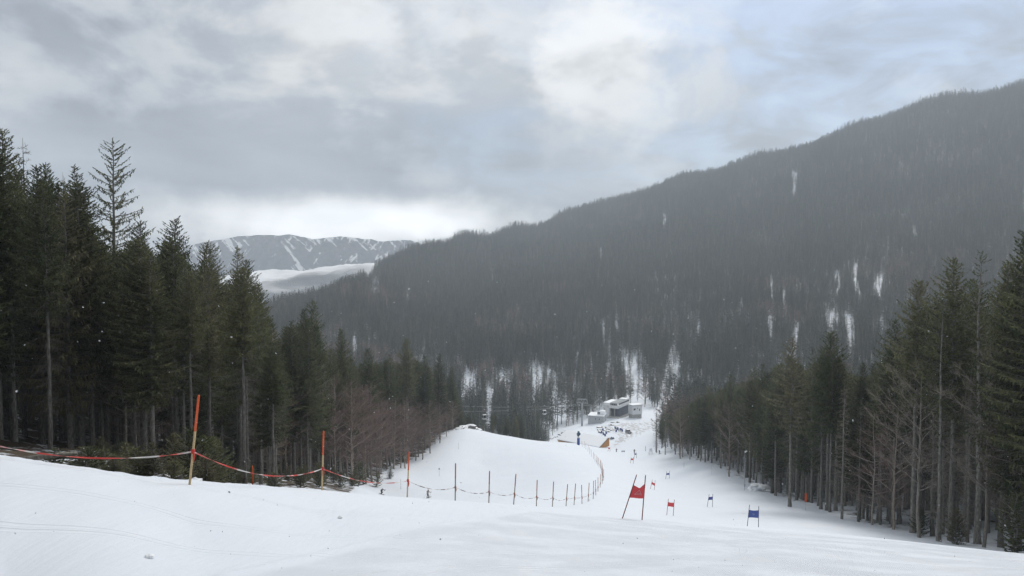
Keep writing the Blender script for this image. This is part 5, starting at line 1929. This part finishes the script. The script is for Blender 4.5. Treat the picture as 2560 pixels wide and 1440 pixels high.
# ------------------------------------------------------------------ lift station group
def rect_windows(parent, specs, mt=M_GLASS):
    for c, s in specs:
        m = MB(); m.box(c, (s[0] + 0.16, s[1] * 0.5, s[2] + 0.16)); w = m.build('window', M_WHITE, parent)
        m = MB(); m.box((c[0], c[1] - 0.05, c[2]), s); m.build('pane', mt, w)


stn = Vector(at(1534, 1040, 442)); stn.z = ground(stn.x, stn.y)
rz0 = -math.atan2(8.7, 14.0)
st = empty('lift_station', stn, rz0, 'gondola lift station with long grey roofed hood and dark glazing', 'lift station')
zr = at(1534, 1009, 440)[2] - stn.z
m = MB(); m.prism([(-2.7, 0, zr - 3.2), (2.7, 0, zr - 3.2), (3.1, 0, zr - 1.7), (2.2, 0, zr - 0.15), (-2.2, 0, zr - 0.15), (-3.1, 0, zr - 1.7)], (0, 17, 0)); m.build('hood', M_WHITE, st)
m = MB(); m.box((0, 8.3, zr), (4.5, 17.6, 0.16), bev=0.03); r1 = m.build('roof', M_GREYROOF, st)
for k in range(10):
    m = MB(); m.box((0, 0.4 + k * 1.75, zr + 0.11), (4.3, 0.07, 0.06)); m.build('roof_seam', M_GREYROOF, r1)
m = MB(); m.box((0, 15.2, zr + 0.22), (4.6, 4.2, 0.26), bev=0.1); m.build('roof_snow', M_SNOW, r1)
m = MB(); m.prism([(2.78, 1.5, zr - 1.12), (2.33, 1.5, zr - 0.42), (2.42, 1.5, zr - 0.38), (2.90, 1.5, zr - 1.10)], (0, 15, 0)); m.build('glazing_strip', M_GLASS, st)
m = MB(); m.box((0, -0.03, zr - 0.95), (4.0, 0.06, 1.0)); m.build('front_window', M_GLASS, st)
for s in (-1.3, 0, 1.3):
    m = MB(); m.box((s, -0.08, zr - 0.95), (0.12, 0.06, 1.0)); m.build('window_bar', M_WHITE, st)
m = MB(); m.box((0.3, 9.0, (zr - 3.2) / 2 - 0.2), (5.0, 13, zr - 3.4)); m.build('shaded_opening', mat('shade_blue', color=(0.075, 0.085, 0.11), rough=0.6), st)  # dark box fills the open space under the hood; shade put into its colour
m = MB(); m.box((0, 6.5, 0.1), (7.0, 15, 1.2), bev=0.05); m.build('platform', M_CONC, st)
for y_ in (1.5, 4.5):
    m = MB(); m.tube([(0, y_, 0), (0, y_, zr - 3.2)], 0.35, 10); m.build('column', M_CONC, st, True)
m = MB(); m.box((-5.0, 6.5, zr / 2 - 0.3), (4.2, 12, zr - 0.8), bev=0.9); m.build('side_hall', M_WHITE, st)
m = MB(); m.box((-5.0, 6.5, zr - 0.62), (4.0, 11.6, 0.5), bev=0.22); m.build('side_hall_snow', M_SNOW, st)

chp = Vector(at(1588, 1036, 446)); chp.z = ground(chp.x, chp.y)
ch = empty('control_building', chp, 0.42, 'small white two storey control building with flat snow roof', 'building')
hz_ = at(1588, 1012, 446)[2] - chp.z
m = MB(); m.box((0, 0, hz_ * 0.66), (6.6, 4.6, hz_ * 0.68)); m.build('wall', M_WHITE, ch)
m = MB(); m.box((0, 0.05, hz_ * 0.16), (6.2, 4.2, hz_ * 0.32 + 0.8)); m.build('plinth', M_CONC, ch)
m = MB(); m.box((0, 0, hz_ + 0.08), (7.2, 5.2, 0.2)); rr_ = m.build('roof', M_GREYROOF, ch)
m = MB(); m.box((0, 0, hz_ + 0.34), (7.1, 5.1, 0.32), bev=0.12); m.build('roof_snow', M_SNOW, rr_)
rect_windows(ch, [((-2.0, -2.32, hz_ * 0.72), (1.3, 0.06, 1.0)), ((0.0, -2.32, hz_ * 0.78), (0.5, 0.06, 0.5)), ((1.5, -2.32, hz_ * 0.66), (0.5, 0.06, 1.3)), ((0.6, -2.10, hz_ * 0.18), (0.5, 0.06, 0.5)), ((1.8, -2.10, hz_ * 0.18), (0.5, 0.06, 0.5))])

hp_ = Vector(at(1490, 1058, 430)); hp_.z = ground(hp_.x, hp_.y)
hl = empty('cabin_garage', hp_, -0.30, 'low grey hall with snow roof and two small windows beside the station', 'building')
hz_ = at(1490, 1041, 430)[2] - hp_.z
m = MB(); m.box((0, 3.5, hz_ / 2 - 0.5), (9.0, 8.0, hz_ + 1.0)); m.build('wall', M_GREYWALL, hl)
for k in range(8):
    m = MB(); m.box((-4.0 + k * 1.14, -0.53, hz_ / 2 - 0.3), (0.06, 0.06, hz_)); m.build('panel_joint', M_STEEL, hl)
m = MB(); m.box((0, 3.5, hz_ + 0.1), (9.5, 8.6, 0.2)); rr_ = m.build('roof', M_GREYROOF, hl)
m = MB(); m.box((0, 3.7, hz_ + 0.45), (9.3, 8.2, 0.5), bev=0.2, rx=0.05); m.build('roof_snow', M_SNOW, rr_)
rect_windows(hl, [((-0.2, -0.55, hz_ * 0.66), (0.45, 0.06, 0.9)), ((2.0, -0.55, hz_ * 0.66), (0.45, 0.06, 0.9))])
m = MB(); m.box((3.0, 4.0, hz_ + 1.6), (3.4, 4.0, 2.6), bev=0.9); m.build('snow_hood', M_SNOW, hl)


def lift_mast(px, py, ytop, Y, label, arm, big=False):
    g, _ = seat(px, py, Y)
    H = at(px, ytop, Y)[2] - g.z
    o = empty('lift_tower' if big else 'lift_mast', g, -0.15, label, 'lift tower', 'lift towers')
    m = MB(); m.tube([(0, 0, -0.5), (0, 0, 0.3), (0, 0, H * 0.86)], [0.75, 0.55, 0.36] if big else [0.4, 0.3, 0.26], 12); m.build('mast', M_STEEL, o, True)
    for z in ((H * 0.86, H) if big else (H,)):
        m = MB(); m.box((0, 0, z), (arm * (1 if z < H else 0.82), 0.35, 0.3), bev=0.04); m.build('cross_arm', M_STEEL, o)
    if big:
        n = 7
        for k in range(n):
            x0, x1 = -arm * 0.41 + k * arm * 0.82 / n, -arm * 0.41 + (k + 1) * arm * 0.82 / n
            m = MB(); m.tube([(x0, 0, H * 0.86 + 0.1), (x1 if k % 2 == 0 else x0, 0, H - 0.1)] if k % 2 == 0 else [(x1, 0, H * 0.86 + 0.1), (x0, 0, H - 0.1)], 0.09, 6); m.build('brace', M_STEEL, o)
        for s in (-1, 1):
            m = MB(); m.tube([(s * arm * 0.41, 0, H), (s * arm * 0.5, 0, H * 0.86)], 0.1, 6); m.build('brace', M_STEEL, o)
    for s in (-1, 1):
        m = MB(); m.box((s * arm * 0.46, 0, (H * 0.86 if big else H) - 0.35), (0.35, 3.2, 0.4), bev=0.08)
        sh = m.build('sheave_frame', M_DARK, o)
        for k in range(5):
            m = MB(); m.tube([(s * arm * 0.46 - 0.12, -1.3 + k * 0.65, (H * 0.86 if big else H) - 0.6), (s * arm * 0.46 + 0.12, -1.3 + k * 0.65, (H * 0.86 if big else H) - 0.6)], 0.24, 10); m.build('sheave', M_DARK, sh)
    m = MB()
    for s in (-0.2, 0.2):
        m.tube([(s, -0.62, 0.5), (s, -0.55, H * 0.84)], 0.03, 4)
    for k in range(int(H * 0.84 / 0.6)):
        m.box((0, -0.6, 0.7 + k * 0.6), (0.4, 0.03, 0.03))
    m.build('ladder', M_STEEL, o)
    return g, H


gT, HT = lift_mast(1455, 1066, 998, 426, 'tall steel lift tower with lattice cross arm left of the station', 6.2, True)
gM, HM = lift_mast(1511, 1047, 1014, 436, 'shorter lift mast in front of the station, left one', 4.4)
lift_mast(1520, 1043, 1022, 446, 'shorter lift mast in front of the station, right one', 4.0)
zT = gT.z + HT * 0.86 - 0.9
farL = Vector(at(1080, 1022, 335))
rope = empty('haul_rope', gT, 0, 'lift haul rope of two runs crossing in front of the valley wood', 'rope')
for s, dy_ in ((-1, 0), (1, 5)):
    pts = [Vector((farL.x, farL.y, farL.z + (2 if s < 0 else -1)))]
    end = Vector((gT.x + s * 2.85, gT.y, zT))
    st_pts = []
    for k in range(17):
        t = k / 16
        p = pts[0].lerp(end, t) - Vector((0, 0, 1.4 * 4 * t * (1 - t)))
        st_pts.append(p)
    st_pts.append(Vector((gM.x + s * 2.0, gM.y, gM.z + HM - 0.85)))
    st_pts.append(stn + Vector((s * 1.5, 6, zr - 3.4)))
    m = MB(); m.tube([p - gT for p in st_pts], 0.055, 5); m.build('rope_run', M_STEEL, rope, True)


def cabin(px, ytop, Y, rz, label, sc=1.0):
    p = Vector(at(px, ytop, Y))
    o = empty('gondola_cabin', p, rz, label, 'gondola cabin', 'gondola cabins on the rope')
    o.scale = (sc, sc, sc)
    m = MB(); m.box((0, 0, 0.0), (0.5, 1.0, 0.3), bev=0.08); m.build('grip', M_STEEL, o)
    m = MB(); m.tube([(0, 0, 0), (0.28, 0, -0.6), (0.28, 0, -1.6), (0.0, 0, -2.35)], 0.10, 6); m.build('hanger', M_DARK, o, True)
    prof = [(0.0, -2.3), (0.75, -2.35), (0.98, -2.6), (1.02, -3.3), (1.12, -3.9), (1.05, -4.5), (0.7, -4.85), (0.0, -4.9)]

    def shell(z0, z1, off, name, mt, par=o):
        m = MB(); vs = []; fs = []
        n = 20
        ps = [(r + off, z) for r, z in prof if z1 - 1e-6 <= z <= z0 + 1e-6]
        for r, z in ps:
            for k in range(n):
                a = 2 * math.pi * k / n
                cx, sy = math.cos(a), math.sin(a)
                q = (abs(cx) ** 3 + abs(sy) ** 3) ** (-1 / 3)
                vs.append((r * cx * q * 0.92, r * sy * q * 1.05, z))
        for i in range(len(ps) - 1):
            for k in range(n):
                fs.append((i * n + k, i * n + (k + 1) % n, (i + 1) * n + (k + 1) % n, (i + 1) * n + k))
        m.add(vs, fs)
        return m.build(name, mt, par, True)
    b_ = shell(-2.3, -4.9, 0.0, 'body', M_CABIN)
    shell(-2.6, -3.9, 0.02, 'window_band', M_GLASS)
    for s in (-1, 1):
        m = MB(); m.box((s * 1.0, 0, -3.25), (0.14, 0.16, 1.35)); m.build('door_post', M_CABIN, o)
        m = MB(); m.box((0, s * 1.13, -3.25), (0.16, 0.10, 1.35)); m.build('door_post', M_CABIN, o)
    return o


cabin(1211, 1024, 372, -0.5, 'gondola cabin with white lower half, left one on the rope')
cabin(1361, 1014, 406, -0.5, 'gondola cabin with white lower half, second on the rope left of the tower')
cabin(1497, 1021, 432, -0.5, 'gondola cabin above the low grey hall', 0.75)

# parked car on the driven snow
g, _ = seat(1571, 1083, 394)
o = empty('parked_car', g, 0.35, 'dark off road car parked on the driven snow by the station', 'car')
m = MB(); m.prism([(-0.85, -2.0, 0.45), (-0.85, 2.0, 0.45), (-0.85, 2.0, 1.05), (-0.85, -1.9, 1.0)], (1.7, 0, 0)); m.build('body', mat('car_paint', color=(0.20, 0.21, 0.22), rough=0.35), o)
m = MB(); m.prism([(-0.75, -0.95, 1.0), (-0.75, 1.9, 1.03), (-0.75, 1.75, 1.68), (-0.75, -0.35, 1.70)], (1.5, 0, 0)); m.build('cabin', M_GLASS, o)
m = MB(); m.box((0, 0.7, 1.74), (1.4, 2.1, 0.09), bev=0.03); m.build('roof', M_SNOW, o)
for sx in (-0.8, 0.8):
    for sy in (-1.3, 1.3):
        m = MB(); m.tube([(sx - 0.12, sy, 0.37), (sx + 0.12, sy, 0.37)], 0.37, 14); w = m.build('wheel', M_DARK, o, True)
        m = MB(); m.tube([(sx - 0.13, sy, 0.37), (sx + 0.13, sy, 0.37)], 0.2, 10); m.build('rim', M_STEEL, w, True)
    m = MB(); m.box((sx * 0.75, -2.0, 0.82), (0.3, 0.08, 0.18), bev=0.02); m.build('headlight', M_WHITE, o)
m = MB(); m.box((0, -2.05, 0.5), (1.66, 0.16, 0.2), bev=0.04); m.build('bumper', M_DARK, o)
# snowmobile
g, _ = seat(1530, 1094, 382)
o = empty('snowmobile', g, -0.9, 'low dark snowmobile behind the shed gable', 'snowmobile')
m = MB(); m.prism([(-0.28, -0.2, 0.15), (-0.28, 1.4, 0.15), (-0.28, 1.55, 0.35), (-0.28, 1.3, 0.55), (-0.28, -0.2, 0.55)], (0.56, 0, 0)); m.build('track', M_DARK, o)
m = MB(); m.prism([(-0.42, -1.15, 0.4), (-0.42, 0.3, 0.4), (-0.42, 0.2, 0.85), (-0.42, -0.5, 0.95), (-0.42, -1.1, 0.6)], (0.84, 0, 0)); m.build('hood', M_TEAL, o)
m = MB(); m.box((0, 0.75, 0.78), (0.42, 1.2, 0.26), bev=0.1); m.build('seat', M_DARK, o)
m = MB(); m.box((0, -0.35, 1.15), (0.6, 0.06, 0.45), rx=-0.5); m.build('windscreen', M_GLASS, o)
m = MB(); m.tube([(-0.4, -0.1, 1.05), (0, -0.2, 1.1), (0.4, -0.1, 1.05)], 0.03, 6); m.build('handlebar', M_DARK, o)
for s in (-0.42, 0.42):
    m = MB(); m.prism([(s - 0.08, -1.6, 0.2), (s + 0.08, -1.6, 0.2), (s + 0.08, -1.4, 0.04), (s + 0.08, -0.4, 0.04), (s - 0.08, -0.4, 0.04), (s - 0.08, -1.4, 0.04)], (0, 0, 0.04)); m.build('ski', M_DARK, o)
# snow roofed hut half hidden by the right wood
g, _ = seat(1708, 1022, 482)
o = empty('mountain_hut', g, 0.08, 'hut with thick snow roof half hidden behind the lower right wood', 'hut')
zz_ = at(1708, 1000, 482)[2] - g.z
m = MB(); m.box((0, 3, zz_ / 2 - 0.6), (17, 6, zz_)); m.build('wall', M_BROWNWOOD, o)
m = MB(); m.prism([(-9.2, -1.0, zz_ - 0.3), (-9.2, 7.2, zz_ - 0.3), (-9.2, 3.0, zz_ + 1.3)], (18.4, 0, 0)); rr_ = m.build('roof', M_BROWNWOOD, o)
m = MB(); m.prism([(-9.3, -1.2, zz_ - 0.22), (-9.3, 3.0, zz_ + 1.38), (-9.3, 7.4, zz_ - 0.22), (-9.3, 7.4, zz_ + 0.35), (-9.3, 3.0, zz_ + 2.0), (-9.3, -1.2, zz_ + 0.35)], (18.6, 0, 0)); m.build('roof_snow', M_SNOW, rr_)
rect_windows(o, [((-5 + k * 3.3, -0.03, zz_ * 0.45), (0.9, 0.06, 1.0)) for k in range(4)])
# bundle of poles stacked upright at the lower corner of the course
g, _ = seat(1627, 1131, 258)
o = empty('pole_rack', g, 0, 'rack of slalom poles leaning together near the dead spruce', 'pole rack')
for k in range(7):
    m = MB(); x_ = -0.6 + k * 0.2
    m.tube([(x_ * 1.4, -0.3 if k % 2 else 0.3, -0.1), (x_ * 0.5, 0, 2.1)], 0.03, 5); m.build('slalom_pole', M_POLE_BLUE if k % 2 else M_DARK, o)
m = MB(); m.tube([(-0.6, 0, 1.5), (0.6, 0, 1.5)], 0.035, 5); m.build('rail', M_STEEL, o)

# ------------------------------------------------------------------ falling snow: scattered flakes near the camera
acc = Acc()
rs = np.random.default_rng(31)
for k in range(420):
    Y = math.exp(rs.uniform(math.log(4.0), math.log(34)))
    px, py = rs.uniform(-200, 2760), rs.uniform(690, 1430)
    c = at(px, py, Y)
    if c[2] < ground(c[0], c[1]) + 0.15:
        continue
    r = rs.uniform(0.0025, 0.0055) * (1 + 0.05 * Y)
    d = rs.normal(0, 1, (3, 3))
    d /= np.linalg.norm(d, axis=1, keepdims=True)
    v = np.stack([c + d[0] * r * 1.3, c - d[0] * r * 1.1, c + d[1] * r, c - d[1] * r, c + d[2] * r, c - d[2] * r])
    acc.add(v, np.array([[0, 2, 4, 4], [2, 1, 4, 4], [1, 3, 4, 4], [3, 0, 4, 4], [2, 0, 5, 5], [1, 2, 5, 5], [3, 1, 5, 5], [0, 3, 5, 5]])[:, :3].repeat(1, 0)) if False else acc.add(v, np.array([[0, 2, 1, 3], [0, 4, 1, 5], [2, 4, 3, 5]]))
sm = acc.mesh('falling_snow')
sm.materials.append(M_SNOW)
so = bpy.data.objects.new('falling_snow', sm)
so['kind'] = 'stuff'
so['label'] = 'sparse snowflakes drifting in the air'
COL.objects.link(so)
